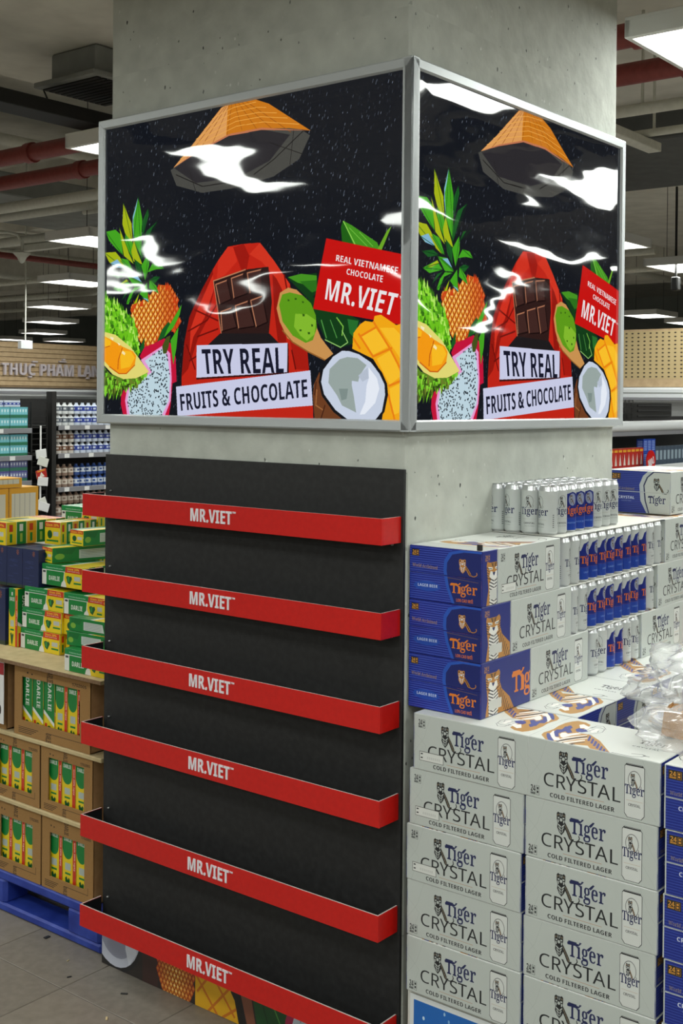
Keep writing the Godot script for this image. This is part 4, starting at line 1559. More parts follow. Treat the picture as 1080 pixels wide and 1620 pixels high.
func build_beer() -> void:
	var top := EYE - 0.727
	var hl := CASE_L / 2
	var hd := CASE_D / 2
	# front stacks: one against the black shelves, one beside it, one of cases showing their blue ends
	var jit := [0.016, 0.003, -0.003, -0.002, 0.0, 0.001]
	for k in 5:
		var y := top - CASE_H - k * 0.1312
		beer_case("a" if k < 3 else "b", "silver beer case, %s of the stack against the black display shelf" % ROW[k], Vector3(0.006 + hl + jit[k] * 0.9, y, -hd - 0.002 * (k % 2)), PI if k == 0 else 0.0, "stacked silver beer cases")
	for k in 6:
		var y := top - CASE_H - k * 0.1312
		beer_case("b", "silver beer case, %s of the front stack next to the blue-ended stack" % ROW[k], Vector3((0.3225 if k == 0 else 0.316) + hl + 0.002 * (k % 3), y, -hd - 0.001 * (k % 2)), 0.0, "stacked silver beer cases")
	for k in 6:
		var y := top - CASE_H - k * 0.1312
		beer_case("b", "beer case with blue striped end outward, %s of its stack" % ROW[k], Vector3(0.634 + hd + 0.003 * (k % 2), y, -hl - 0.002), -PI / 2, "cases with blue ends outward")
	# foot of the first stack: picture board in front of a plinth
	single("plinth", "low white plinth under the stack of silver beer cases", "plinth", box(Vector3(0.0, 0.0, -0.2), Vector3(0.308, top - 5 * 0.1312 - 0.002, -0.012), 0.003), M.white_card)
	single("plinth", "low white plinth under the blue-ended and neighbouring beer stacks", "plinth", box(Vector3(0.316, 0.0, -0.2), Vector3(0.84, top - 6 * 0.1312 - 0.002, -0.012), 0.003), M.white_card)
	var pic := start()
	slab(pic, Vector3(0.012, 0.004, -0.0115), Vector3(0.306, 0.27, -0.007), 0.0, [4])
	var pm := pic.commit()
	var pr := start()
	slab(pr, Vector3(0.012, 0.004, -0.0115), Vector3(0.306, 0.27, -0.0071), 0.0, [0, 1, 2, 3, 5])
	pr.commit(pm)
	pm.surface_set_material(0, M.splash)
	pm.surface_set_material(1, M.white_card)
	single("advert_picture", "blue picture with water splashes and white border below the beer stack", "picture", pm, null)
	# row of cases lying crosswise behind the front stacks; lids turned every other way
	for k in 5:
		var z := -0.2065 - hd - k * 0.2035
		for lev in 4:
			if lev > 0 and k > 2:
				continue
			beer_case("b", "silver beer case lying crosswise, %s one from the front stacks, %s of its pile" % [["first", "second", "third", "fourth", "fifth"][k], ROW[lev]], Vector3(0.0305 + hl, top - CASE_H - lev * 0.1312, z), PI if k % 2 == 0 else 0.0, "silver beer cases lying crosswise under the can wall")
	# loose cases inside the well, under the plastic bag
	beer_case("b", "silver beer case half hidden under the clear plastic bag", Vector3(0.56, top - CASE_H - 0.012, -0.44), 0.32, "")
	for k in 3:
		beer_case("b", "silver beer case supporting the one under the plastic bag, %s of its pile" % ROW[k], Vector3(0.565 + 0.004 * k, top - CASE_H - 0.0125 - (k + 1) * 0.1312, -0.44), 0.32, "")
	# pallet under the island
	var pal := thing("wooden_pallet", "low wooden pallet carrying the beer cases", "pallet", Vector3(0.42, 0, -0.75))
	for s in [-0.36, 0.0, 0.36]:
		part(pal, "runner", box(Vector3(s - 0.04, 0, -0.55), Vector3(s + 0.04, 0.07, 0.52), 0.003), M.ply)
	for k in 7:
		part(pal, "deck_board", box(Vector3(-0.4, 0.07, -0.55 + k * 0.155), Vector3(0.4, 0.09, -0.55 + k * 0.155 + 0.13), 0.002), M.ply)
	# wall of cases and cans along the column
	var xw := 0.177
	var lay := [EYE - 0.7265, EYE - 0.598, EYE - 0.4695]
	var names := ["lowest", "middle", "upper"]
	var starts := [-0.2665, -0.1705, -0.108]
	for k in 3:
		var y: float = lay[k]
		# lager case, blue end towards the aisle, cut short by the next case
		var l: float = -0.041 - starts[k] - 0.001
		var t := thing("lager_case", "dark blue beer case with orange lettering, %s of three" % ["bottom", "middle", "top"][k], "beer case", Vector3(xw - hd, y, -0.041 - l / 2), PI / 2, "dark blue beer cases")
		# turned so that local -x points towards the aisle (+z)
		part(t, "body", case_mesh(l, M.lager_long, M.silver_card, M.blue_card, Rect2(0, 0, l / CASE_L, 1)))
		add_flaps(t, l, M.lager_end, [-1])
		t.scale.y = 0.983
		var cs_ := beer_case("a" if k == 2 else "b", "silver beer case in the %s layer between dark blue case and cans" % names[k], Vector3(xw - hd, y, starts[k] - hl - 0.0025), PI / 2, "silver beer cases of the can wall")
		cs_.scale.y = 0.983
	var rs := [-0.905, -1.0115, -1.062]
	for k in 3:
		for j in 2:
			var ce := beer_case("b", ("silver beer case right after the cans in the %s layer" if j == 0 else "silver beer case at the far end of the %s layer") % names[k], Vector3(xw - hd, lay[k], rs[k] - hl - j * 0.3065), PI / 2, "silver beer cases of the can wall")
			ce.scale.y = 0.983
	var yt := EYE - 0.341
	beer_case("b", "silver and blue beer case alone on top of the can wall", Vector3(0.15 - hd, yt + 0.003, -1.162 - hl), PI / 2, "")
	# printed cards between the layers
	var card := start()
	slab(card, Vector3(-0.025, 0, -0.5), Vector3(0.178, 0.0016, 0.5), 0.0003, [0, 1, 2, 3, 4, 5])
	var spans := [[-0.575, -0.902, 0], [-0.478, -1.008, 1]]
	for sp in spans:
		var cs := start()
		slab(cs, Vector3(-0.024, 0, sp[1]), Vector3(xw + 0.001, 0.0015, sp[0]), 0.0003)
		single("layer_card", "thin white card over the cans of the %s layer" % names[sp[2]], "card", cs.commit(), M.white_card, Vector3(0, lay[sp[2]] + 0.1268, 0), 0.0, "cards between can layers")
	var tc := start()
	slab(tc, Vector3(-0.024, 0, -1.06), Vector3(xw + 0.002, 0.0016, -0.416), 0.0003, [2], true)
	var tcm := tc.commit()
	tcm.surface_set_material(0, M.white_card)
	single("layer_card", "large white card under the group of cans on top", "card", tcm, null, Vector3(0, yt - 0.0002, 0), 0.0, "cards between can layers")
	build_cans(xw, lay, yt + 0.0016)

var can_proto := {}
func can(kind: int, label: String, at: Vector3, turn: float, group: String) -> void:
	if can_proto.is_empty():
		var r := 0.0248
		var h := 0.1262
		var body := start()
		lathe(body, [Vector2(r, h - 0.0135), Vector2(r, 0.006)], 28)
		var neck := start()
		lathe(neck, [Vector2(0.0208, h - 0.003), Vector2(0.0214, h - 0.0045), Vector2(r, h - 0.0135)], 28)
		var foot := start()
		lathe(foot, [Vector2(r, 0.006), Vector2(0.0205, 0.0), Vector2(0.018, 0.001), Vector2(0.0, 0.006)], 28)
		var lid := start()
		lathe(lid, [Vector2(0.0208, h - 0.003), Vector2(0.0216, h - 0.001), Vector2(0.021, h), Vector2(0.0198, h - 0.001), Vector2(0.0188, h - 0.006), Vector2(0.0, h - 0.0055)], 28, 0.0, 1.0)
		var tab := start()
		slab(tab, Vector3(-0.005, h - 0.0055, -0.004), Vector3(0.005, h - 0.0035, 0.012), 0.001)
		can_proto = {"body": body.commit(), "neck": neck.commit(), "foot": foot.commit(), "lid": lid.commit(), "tab": tab.commit()}
	var t := thing("beer_can", label, "beer can", at, turn, group)
	part(t, "body", can_proto.body, M["can_%d" % kind])
	part(t, "neck", can_proto.neck, M.can_metal)
	part(t, "foot", can_proto.foot, M.can_metal)
	var ld := part(t, "lid", can_proto.lid, M.can_metal)
	part(ld, "tab", can_proto.tab, M.can_metal)

func build_cans(xw: float, lay: Array, yt: float) -> void:
	var rows := [[-0.602, "ssbbss", 0.0508], [-0.482, "ssbbbbbbbs", 0.0525], [-0.436, "ssbbbbbbbbss", 0.0517]]
	var names := ["lowest", "middle", "upper"]
	for k in 3:
		for i in rows[k][1].length():
			var blue: bool = rows[k][1][i] == "b"
			var at := Vector3(xw - 0.0255, lay[k] + 0.0005, rows[k][0] - (i + 0.5) * rows[k][2])
			var turn := PI / 2 + 0.15 + rng.randf_range(-0.25, 0.35)
			if k == 0 and i == 1:
				turn = 0.55
			can(1 if blue else 0, ("dark blue beer can with orange lettering in the %s row of the can wall" if blue else "silver beer can in the %s row of the can wall") % names[k], at, turn - TAU * 0.29, "cans of the %s row" % names[k])
	for ix in 4:
		for iz in 8:
			var blue := ix == 3 and iz in [2, 3, 4]
			var at := Vector3(-0.0035 + ix * 0.0498 - 0.0225 + 0.0, yt, -0.445 - iz * 0.0505)
			var turn := 0.35 + rng.randf_range(-0.2, 0.2)
			if iz == 0:
				turn = [-0.5, -0.45, 0.3, -0.5][ix]
			elif ix == 3:
				turn = 0.9 + rng.randf_range(-0.2, 0.4)
			can(1 if blue else 0, "dark blue beer can in the block of cans on top of the wall" if blue else "silver beer can in the block of cans on top of the wall", at, turn - TAU * 0.29, "block of cans on top")

# ------------------------------------------------------------------ toothpaste pallet
# a printed box: materials for front (+z, -z), side (+x, -x) and top/bottom; base at y = 0, centred
var pb_cache := {}
func printed_box(w: float, h: float, d: float, front: String, side: String, top: String) -> ArrayMesh:
	var key := "%.3f %.3f %.3f %s %s %s" % [w, h, d, front, side, top]
	if not pb_cache.has(key):
		var lo := Vector3(-w / 2, 0, -d / 2)
		var hi := Vector3(w / 2, h, d / 2)
		var b := 0.0008
		var a := start()
		slab(a, lo, hi, b, [4, 5], false)
		var m := a.commit()
		var s := start()
		slab(s, lo, hi, b, [0, 1], false)
		s.commit(m)
		var t := start()
		slab(t, lo, hi, b, [2, 3], true)
		t.commit(m)
		m.surface_set_material(0, M[front])
		m.surface_set_material(1, M[side])
		m.surface_set_material(2, M[top])
		pb_cache[key] = m
	return pb_cache[key]

func carton(label: String, w: float, h: float, d: float, at: Vector3, win: Rect2) -> Node3D:
	# display carton with a window cut in the front; origin at the middle of the bottom front edge
	var t := thing("display_carton", label, "carton", at, 0.0, "brown display cartons of toothpaste")
	var th := 0.004
	var st := start()
	var x0 := -w / 2
	var wx0 := x0 + win.position.x * w
	var wx1 := x0 + win.end.x * w
	var wy0 := h * (1.0 - win.end.y)
	var wy1 := h * (1.0 - win.position.y)
	for r in [[x0, w / 2, wy1, h], [x0, w / 2, 0.0, wy0], [x0, wx0, wy0, wy1], [wx1, w / 2, wy0, wy1]]:
		var uv := Rect2((r[0] - x0) / w, 1.0 - r[3] / h, (r[1] - r[0]) / w, (r[3] - r[2]) / h)
		slab(st, Vector3(r[0], r[2], -th), Vector3(r[1], r[3], 0), 0.0, [4, 5], false, uv)
	slab(st, Vector3(wx0, wy0, -th), Vector3(wx1, wy1, 0), 0.0, [0, 1, 2, 3], false)
	part(t, "front_panel", st.commit(), M.carton_front).set_meta("label", "printed front with a cut-out window")
	var sh := start()
	slab(sh, Vector3(x0, 0, -d), Vector3(x0 + th, h, -th), 0.0006)
	slab(sh, Vector3(w / 2 - th, 0, -d), Vector3(w / 2, h, -th), 0.0006)
	slab(sh, Vector3(x0, 0, -d), Vector3(w / 2, th, -th), 0.0006)
	slab(sh, Vector3(x0, h - th, -d), Vector3(w / 2, h, -th), 0.0006)
	slab(sh, Vector3(x0, 0, -d), Vector3(w / 2, h, -d + th), 0.0006)
	part(t, "shell", sh.commit(), M.carton)
	return t

func fill_carton(label: String, at: Vector3, w: float, h: float, xs: Array, kinds: Array, bw: float) -> void:
	for i in xs.size():
		var bh := h * 0.9
		single("toothpaste_box", label, "toothpaste", printed_box(bw, bh, 0.04, kinds[i], kinds[i], "tp_end"), null, at + Vector3(xs[i] * w, 0.006, -0.03), 0.0, "toothpaste boxes in the cartons")

func build_toothpaste_pallet() -> void:
	# blue plastic pallet with fork openings
	var px0 := -2.2
	var px1 := -1.145
	var zf := -0.048
	var zb := -1.05
	var ph := EYE - 1.527
	var t := thing("plastic_pallet", "scuffed blue plastic pallet under the brown cartons", "pallet", Vector3(0, 0, 0))
	part(t, "deck", box(Vector3(px0, 0.1, zb), Vector3(px1, ph, zf), 0.006), M.pallet)
	for z in [zf, -0.5, zb + 0.1]:
		part(t, "bottom_runner", box(Vector3(px0, 0.0, z - 0.1), Vector3(px1 + 0.004, 0.028, z), 0.006), M.pallet)
	for z in [zf, -0.5, zb + 0.1]:
		for x in [[px0, px0 + 0.13], [-1.76, -1.61], [-1.302, px1]]:
			part(t, "block", box(Vector3(x[0], 0.02, z - 0.1), Vector3(x[1], 0.108, z), 0.012), M.pallet)
	# cartons in three tiers with plywood between
	var zc := -0.05
	var y1 := ph
	var y2 := EYE - 1.297
	var y3 := EYE - 1.07
	var w := 0.245
	for k in 2:
		var x := -1.303 - k * 0.252
		carton("brown window carton of toothpaste in the bottom tier, %s" % ["at the column side" if k == 0 else "one further from the column"], w, 0.222, 0.3, Vector3(x + 0.002, y1 + 0.001, zc), Rect2(0.15, 0.2, 0.68, 0.62))
		fill_carton("toothpaste box upright in a bottom-tier carton window", Vector3(x, y1 + 0.001, zc), w, 0.222, [-0.27, 0.0, 0.27], ["tp_tall", "tp_tall", "tp_tall"], 0.064)
		carton("brown window carton of toothpaste in the middle tier, %s" % ["at the column side" if k == 0 else "one further from the column"], w, 0.202, 0.3, Vector3(x, y2 + 0.012, zc + 0.004), Rect2(0.14, 0.16, 0.7, 0.66))
		fill_carton("toothpaste box upright in a middle-tier carton window", Vector3(x, y2 + 0.012, zc + 0.004), w, 0.202, [-0.27, 0.0, 0.27], ["tp_tall", "tp_tall", "tp_tall"], 0.064)
	carton("wide brown window carton of toothpaste in the top tier", 0.37, 0.224, 0.3, Vector3(-1.373, y3 + 0.002, zc + 0.008), Rect2(0.1, 0.17, 0.77, 0.62))
	fill_carton("toothpaste box upright in the top-tier carton window", Vector3(-1.373, y3 + 0.002, zc + 0.008), 0.37, 0.224, [-0.36, -0.21, -0.06], ["tp_tall_green", "tp_tall_green", "tp_tall_green"], 0.052)
	fill_carton("toothpaste box upright in the top-tier carton window", Vector3(-1.373, y3 + 0.002, zc + 0.008), 0.37, 0.224, [0.1, 0.265, 0.4], ["tp_tall", "tp_tall", "tp_tall"], 0.058)
	carton("brown carton behind the white price card", 0.25, 0.224, 0.3, Vector3(-1.73, y3 + 0.002, zc + 0.004), Rect2(0.15, 0.2, 0.7, 0.6))
	single("plywood_board", "thin plywood sheet between the bottom and middle tier of cartons", "board", box(Vector3(-2.15, y2 - 0.002, -0.355), Vector3(-1.16, y2 + 0.011, zc + 0.012), 0.002), M.ply)
	single("plywood_board", "thin plywood sheet between the middle and top tier of cartons", "board", box(Vector3(-2.15, y3 - 0.012, -0.355), Vector3(-1.13, y3 + 0.001, zc + 0.014), 0.002), M.ply)
	var yb := EYE - 0.83
	var tb := thing("plywood_board", "pale plywood top sheet carrying the toothpaste bundles", "board")
	part(tb, "sheet", box(Vector3(-2.2, yb - 0.012, -0.8), Vector3(-1.107, yb, -0.014), 0.001), M.ply)
	part(tb, "edge_strip", box(Vector3(-2.2, yb - 0.0118, -0.014), Vector3(-1.107, yb - 0.0004, -0.0125), 0.0003), M.ply_edge)
	# supporting cartons at the back, out of which only edges show
	single("carton", "plain brown carton behind the display cartons", "carton", box(Vector3(-2.1, y1, -0.75), Vector3(-1.2, yb - 0.0125, -0.36), 0.004), M.carton)
	# price card in a clear stand
	var pc := thing("price_card", "white price card with red band in front of the cartons", "price card", Vector3(-1.668, EYE - 1.045, -0.026), 0.0)
	part(pc, "card", box(Vector3(-0.075, 0, -0.002), Vector3(0.075, 0.2, 0.0), 0.0003), M.price)
	part(pc, "red_band", box(Vector3(-0.075, 0.158, 0.0), Vector3(0.075, 0.196, 0.0006)), mat(Color(0.6, 0.14, 0.17), 0.5))
	var dg := part(pc, "digits", letters("00", SANS, 600, Vector2(0.04, 0.032), 0.0006), mat(Color(0.08, 0.08, 0.08), 0.6))
	dg.position = Vector3(0.042, 0.045, 0.0005)
	build_bundles(yb)

func bundle(kind: String, label: String, lo: Vector3, turn := 0.0, group := "green and yellow toothpaste bundles") -> void:
	# lo: left, bottom, front corner
	var size: Vector3 = {"bundle": Vector3(0.196, 0.066, 0.16), "single": Vector3(0.19, 0.042, 0.045), "end": Vector3(0.075, 0.05, 0.19), "tall": Vector3(0.046, 0.188, 0.05), "square": Vector3(0.1, 0.066, 0.1), "upright": Vector3(0.075, 0.074, 0.16)}[kind]
	var sk: Array = {"bundle": ["tp_front", "tp_side", "tp_top"], "single": ["tp_back", "tp_end", "tp_top"], "end": ["tp_end", "tp_back", "tp_top"], "tall": ["tp_tall", "tp_tall_green", "tp_top"], "square": ["tp_end", "tp_end", "tp_end"], "upright": ["tp_end", "tp_side", "tp_end"]}[kind]
	size *= 1.031
	lo += Vector3(-0.099, 0, -0.0735)
	var c := lo + Vector3(size.x / 2, 0.0006, -size.z / 2)
	single("toothpaste_bundle", label, "toothpaste", printed_box(size.x, size.y, size.z, sk[0], sk[1], sk[2]), null, c, turn, group)

func build_bundles(yb: float) -> void:
	var z := -0.082
	var g := "green and yellow toothpaste bundle with red banner, %s"
	bundle("bundle", g % "lowest beside the upright green box", Vector3(-1.582, yb, z))
	bundle("bundle", g % "middle one beside the upright green box", Vector3(-1.574, yb + 0.0696, z))
	bundle("bundle", g % "third up beside the upright green box", Vector3(-1.562, yb + 0.1392, z))
	bundle("tall", "upright green and yellow toothpaste box between dark blue boxes and bundles", Vector3(-1.634, yb, z + 0.01), 0.0, "")
	bundle("bundle", g % "foremost at the board's edge", Vector3(-1.206, yb, 0.036))
	bundle("bundle", g % "half hidden right behind the foremost one", Vector3(-1.248, yb, -0.01 - 0.115))
	bundle("single", "green toothpaste box lying with its text panel outward, lower of two", Vector3(-1.235, yb + 0.0693, 0.0), 0.06)
	bundle("single", "green toothpaste box lying with its text panel outward, upper of two", Vector3(-1.228, yb + 0.1134, -0.002), 0.04)
	bundle("square", "yellow toothpaste box end next to the green text-panel boxes", Vector3(-1.372, yb + 0.0696, z - 0.01))
	bundle("square", "yellow toothpaste box standing under the upper bundle", Vector3(-1.372, yb, z - 0.02))
	bundle("bundle", g % "upper one beside the shelf's second tray", Vector3(-1.358, yb + 0.1392, z))
	bundle("square", "toothpaste box with red banner wedged beside the upper bundle", Vector3(-1.15, yb + 0.1392, z + 0.02))
	bundle("bundle", g % "fourth up, its striped side showing", Vector3(-1.484, yb + 0.2206, z - 0.01))
	bundle("bundle", g % "fourth up at the back by the column", Vector3(-1.27, yb + 0.2083, z - 0.1))
	single("toothpaste_bundle", "long green toothpaste box with yellow end lying on the fourth bundle", "toothpaste", printed_box(0.075, 0.05, 0.29, "tp_end", "tp_back", "tp_top"), null, Vector3(-1.545, yb + 0.2905, z - 0.24), -0.22, "green and yellow toothpaste bundles")
	bundle("end", "yellow ended toothpaste box on top of the long green one", Vector3(-1.45, yb + 0.3428, z - 0.1), -0.1)
	# back pile, higher
	for k in 4:
		bundle("bundle", g % ["under the back pile", "second in the back pile", "third in the back pile", "on top of the back pile"][k], Vector3(-1.744 + 0.008 * (k % 3), yb + 0.169 + 0.0692 * k, -0.376), 0.0)
	single("carton", "plain brown carton under the back pile of toothpaste", "carton", box(Vector3(-1.86, yb + 0.0005, -0.64), Vector3(-1.62, yb + 0.168, -0.452), 0.003), M.carton)
	# dark blue boxes and the row of yellow boxes on them
	for k in 3:
		var fr := "gift_bottle" if k == 2 else "gift"
		single("gift_box", "dark blue bottle box under the yellow toothpaste row, %s from the green bundles" % ["first", "second", "third"][k], "gift box", printed_box(0.084, 0.132, 0.12, fr, "gift", "gift"), null, Vector3(-1.633 - 0.0855 * k, yb + 0.1985, z - 0.135), 0.0, "dark blue bottle boxes")
	for k in 2:
		single("gift_box", "dark blue bottle box standing on the plywood, %s from the upright green box" % ["first", "second"][k], "gift box", printed_box(0.084, 0.19, 0.12, "gift_bottle" if k == 0 else "gift", "gift", "gift"), null, Vector3(-1.79 - 0.0855 * k, yb + 0.0006, z - 0.12), 0.0, "dark blue bottle boxes")
	single("toothpaste_bundle", "yellow toothpaste row with long striped side on the dark blue boxes", "toothpaste", printed_box(0.13, 0.077, 0.25, "tp_end", "tp_side", "tp_end"), null, Vector3(-1.832, yb + 0.3315, z - 0.2), 0.0, "yellow row on the blue boxes")
	bundle("upright", "short striped toothpaste bundle behind the long yellow row", Vector3(-1.622, yb + 0.3315, z - 0.125), 0.05, "yellow row on the blue boxes")
	# yellow cartons behind
	for k in 2:
		single("yellow_carton", "yellow drink carton pack standing behind the toothpaste pallet", "carton", printed_box(0.15, 0.21, 0.14, "pack_yellow", "pack_yellow", "pack_yellow"), null, Vector3(-2.62, EYE - 0.585, -0.66 - 0.152 * k + 0.0), PI / 2, "yellow packs behind the pallet")
	single("yellow_carton", "yellow drink carton pack lying on the standing yellow packs", "carton", printed_box(0.15, 0.04, 0.2, "pack_yellow", "pack_yellow", "pack_yellow"), null, Vector3(-2.64, EYE - 0.374, -0.72), PI / 2, "")
	single("display_block", "white display block under the yellow packs", "stand", box(Vector3(-2.75, 0, -1.3), Vector3(-2.5, EYE - 0.5855, -0.4), 0.004), M.white_card)

# ------------------------------------------------------------------ goods further back
func bottle_mesh(r: float, h: float) -> ArrayMesh:
	var st := start()
	lathe(st, [Vector2(0.0, h), Vector2(r * 0.42, h), Vector2(r * 0.44, h * 0.88), Vector2(r * 0.5, h * 0.84), Vector2(r * 0.97, h * 0.7), Vector2(r, h * 0.64), Vector2(r, 0.004), Vector2(r * 0.9, 0.0)], 14)
	return st.commit()

func gondola(label: String, x: float, z0: float, z1: float, levels: Array, posts: Array) -> Node3D:
	# run of shelving whose open front faces +x; levels: heights of the shelf tops
	var t := thing("shelving", label, "shelf", Vector3(x, 0, 0))
	for z in posts:
		part(t, "post", box(Vector3(-0.06, 0, z - 0.022), Vector3(0.02, levels[0] + 0.28, z + 0.022), 0.003), M.dark_steel)
	part(t, "back_panel", box(Vector3(-0.5, 0, z1), Vector3(-0.48, levels[0] + 0.22, z0)), M.dark_steel)
	for y in levels:
		var b := part(t, "shelf_board", box(Vector3(-0.48, y - 0.025, z1), Vector3(0.0, y, z0), 0.002), M.dark_steel)
		part(b, "price_rail", box(Vector3(0.0, y - 0.034, z1), Vector3(0.012, y + 0.006, z0), 0.002), M.rail_grey)
		var z := z0 - 0.06
		while z > z1 + 0.08:
			var tk := part(b, "price_ticket", box(Vector3(0.012, y - 0.03, z - 0.05), Vector3(0.0135, y + 0.002, z)), M.price)
			tk.set_meta("label", "white price ticket")
			z -= rng.randf_range(0.16, 0.3)
	return t

func build_background() -> void:
	var x := -6.2
	var lv := [EYE - 0.225, EYE - 0.455, EYE - 0.73, EYE - 0.96, EYE - 1.2]
	# drinks bay (cyan packs)
	var bay := gondola("dark shelving bay with cyan drink packs and clip strips", x, -2.7, -3.6, [EYE - 0.245, EYE - 0.46, EYE - 0.66, EYE - 0.95], [])
	gondola("dark shelving bay with rows of milk bottles", x, -3.86, -5.6, lv, [-3.81])
	var tiers := [EYE - 0.245, EYE - 0.46, EYE - 0.66]
	for k in 3:
		for s in 2:
			for i in 4:
				var kind := "pack_cyan" if k < 2 else "pack_violet"
				single("drink_pack", ("cyan and green drink pack on the %s shelf of the clip-strip bay" if k < 2 else "violet and green drink pack on the %s shelf of the clip-strip bay") % ["upper", "middle", "lower"][k], "drink pack", printed_box(0.165, 0.085, 0.14, kind, kind, kind), null, Vector3(x - 0.08, tiers[k] + 0.001 + s * 0.0865, -2.98 - i * 0.17), PI / 2, "drink packs in the clip-strip bay")
	for i in 3:
		single("drink_pack", "blue and white wrapped pack on top of the clip-strip bay", "drink pack", printed_box(0.15, 0.05, 0.14, "wrap_blue", "wrap_blue", "wrap_white"), null, Vector3(x - 0.1, EYE - 0.07, -3.12 - i * 0.16), PI / 2, "packs on top of the bay")
	# wire mesh end frame with clip strips of packets
	var wp := part(bay, "wire_panel", box(Vector3(-0.3, EYE - 1.06, -3.78), Vector3(-0.28, EYE - 0.06, -3.6)), M.dark_steel)
	for k in 22:
		part(wp, "wire", box(Vector3(-0.024, EYE - 1.05 + k * 0.045, -3.765), Vector3(-0.016, EYE - 1.044 + k * 0.045, -3.615)), M.dark_steel)
	for s in [-3.765, -3.615]:
		part(wp, "upright", box(Vector3(-0.026, EYE - 1.06, s - 0.006), Vector3(-0.014, EYE - 0.03, s + 0.006)), M.dark_steel)
	var cs := thing("clip_strip", "white clip strip hanging with small flat packets", "clip strip", Vector3(x + 0.02, EYE - 0.9, -3.675))
	part(cs, "strip", box(Vector3(0, 0.0, -0.008), Vector3(0.002, 0.68, 0.008)), M.price)
	var pk := [[0.42, 0.12], [0.36, -0.3], [0.26, 0.2], [0.2, -0.1], [0.03, 0.35], [0.0, -0.3]]
	for k in pk.size():
		var p := part(cs, "packet", box(Vector3(0.003, 0, -0.055), Vector3(0.012, 0.07, 0.045), 0.002), [M.price, M.white_card, M.packet_red, M.price, M.white_card, M.price][k])
		p.position = Vector3(0.004 * k, pk[k][0], 0)
		p.rotation.x = pk[k][1]
	# bottles
	var bm := bottle_mesh(0.029, 0.094)
	var rows := [["wrap_white", "wrap_blue"], ["wrap_brown", "wrap_blue"], ["wrap_tan", "wrap_navy"], ["wrap_tan", "wrap_tan"]]
	for k in 4:
		for s in 2:
			for i in 11:
				var kind: String = rows[k][0] if i < 3 else rows[k][1]
				var tall := k == 2
				single("milk_bottle", "small %s bottle on the %s shelf of the bottle bay, %s tier" % [{"wrap_white": "white", "wrap_blue": "blue and white", "wrap_brown": "brown and white", "wrap_navy": "navy", "wrap_tan": "tan"}[kind], ["upper", "second", "third", "fourth"][k], "front" if s == 0 else "stacked"], "bottle", bm, M[kind], Vector3(x - 0.05, lv[k] + 0.001 + s * 0.0945, -3.9 - i * 0.0625), 0.3 * i, "bottles on the %s shelf" % ["upper", "second", "third", "fourth"][k])
	# wooden fascia with raised lettering over the cold counters
	var fx := -9.6
	var fa := thing("sign_board", "light wooden slatted fascia with raised grey lettering", "sign", Vector3(fx, 0, 0))
	var y0 := EYE + 0.14
	for k in 9:
		part(fa, "slat", box(Vector3(-0.03, y0 + k * 0.0535, -8.6), Vector3(0.0 - 0.004 * (k % 2), y0 + k * 0.0535 + 0.049, -3.5), 0.003), M.wood)
	part(fa, "backing", box(Vector3(-0.08, y0 - 0.02, -8.6), Vector3(-0.031, y0 + 0.49, -3.5)), M.wood)
	var lt := part(fa, "lettering", letters("THUC PHAM LANH", SANS, 600, Vector2(1.52, 0.135), 0.03), M.sign_letter)
	lt.rotation.y = PI / 2
	lt.position = Vector3(0.02, EYE + 0.325, -6.5)
	lt.set_meta("label", "raised grey lettering")
	# accents of the Vietnamese letters: dot and horn at the first word, hat and hook at the second, dot at the third
	for a in [[-6.125, 0.232, 0.02, 0.02], [-6.19, 0.405, 0.035, 0.018], [-6.585, 0.418, 0.05, 0.014], [-6.6, 0.44, 0.018, 0.02], [-6.955, 0.232, 0.02, 0.02]]:
		part(fa, "accent", box(Vector3(0.0, EYE + a[1], a[0] - a[2]), Vector3(0.035, EYE + a[1] + a[3], a[0] + a[2]), 0.003), M.sign_letter)
	var cc := thing("cold_counter", "white cold counter canopy under the wooden fascia", "fridge", Vector3(fx, 0, 0))
	part(cc, "canopy", box(Vector3(-0.6, EYE + 0.02, -8.6), Vector3(0.15, EYE + 0.1, -3.5), 0.01), M.rail_white)
	part(cc, "grey_strip", box(Vector3(0.15, EYE + 0.045, -8.6), Vector3(0.16, EYE + 0.075, -3.5)), M.rail_grey)
	part(cc, "cabinet", box(Vector3(-0.7, 0, -8.6), Vector3(-0.5, EYE + 0.02, -3.5)), M.rail_white)
	part(cc, "base", box(Vector3(-0.6, 0, -8.6), Vector3(0.1, 0.6, -3.5), 0.02), M.rail_white)
	part(cc, "pillar", box(Vector3(-0.6, EYE + 0.1, -8.6), Vector3(-0.5, EYE + 0.13, -3.5)), M.rail_grey)
	# shelving on the beer side
	var rx := -1.73
	var sh := thing("shelving", "white lipped shelving with red and blue packets behind the column", "shelf", Vector3(rx, 0, 0))
	part(sh, "back_panel", box(Vector3(-0.55, 0, -7.2), Vector3(-0.52, EYE - 0.1, -3.9)), M.dark_steel)
	var up := part(sh, "shelf_board", box(Vector3(-0.52, EYE - 0.2, -7.2), Vector3(-0.02, EYE - 0.13, -3.9), 0.005), M.rail_grey)
	var lipst := start()
	tube(lipst, [Vector3(-0.01, EYE - 0.15, -3.9), Vector3(-0.01, EYE - 0.15, -7.2)], 0.034, 14)
	part(up, "rounded_lip", lipst.commit(), M.rail_white)
	part(up, "price_rail", box(Vector3(-0.03, EYE - 0.213, -7.2), Vector3(0.0, EYE - 0.17, -3.9), 0.003), M.rail_grey)
	var lowb := part(sh, "shelf_board", box(Vector3(-0.52, EYE - 0.45, -7.2), Vector3(-0.01, EYE - 0.425, -3.9), 0.003), M.rail_grey)
	part(lowb, "price_rail", box(Vector3(-0.01, EYE - 0.46, -7.2), Vector3(0.005, EYE - 0.415, -3.9), 0.003), M.rail_white)
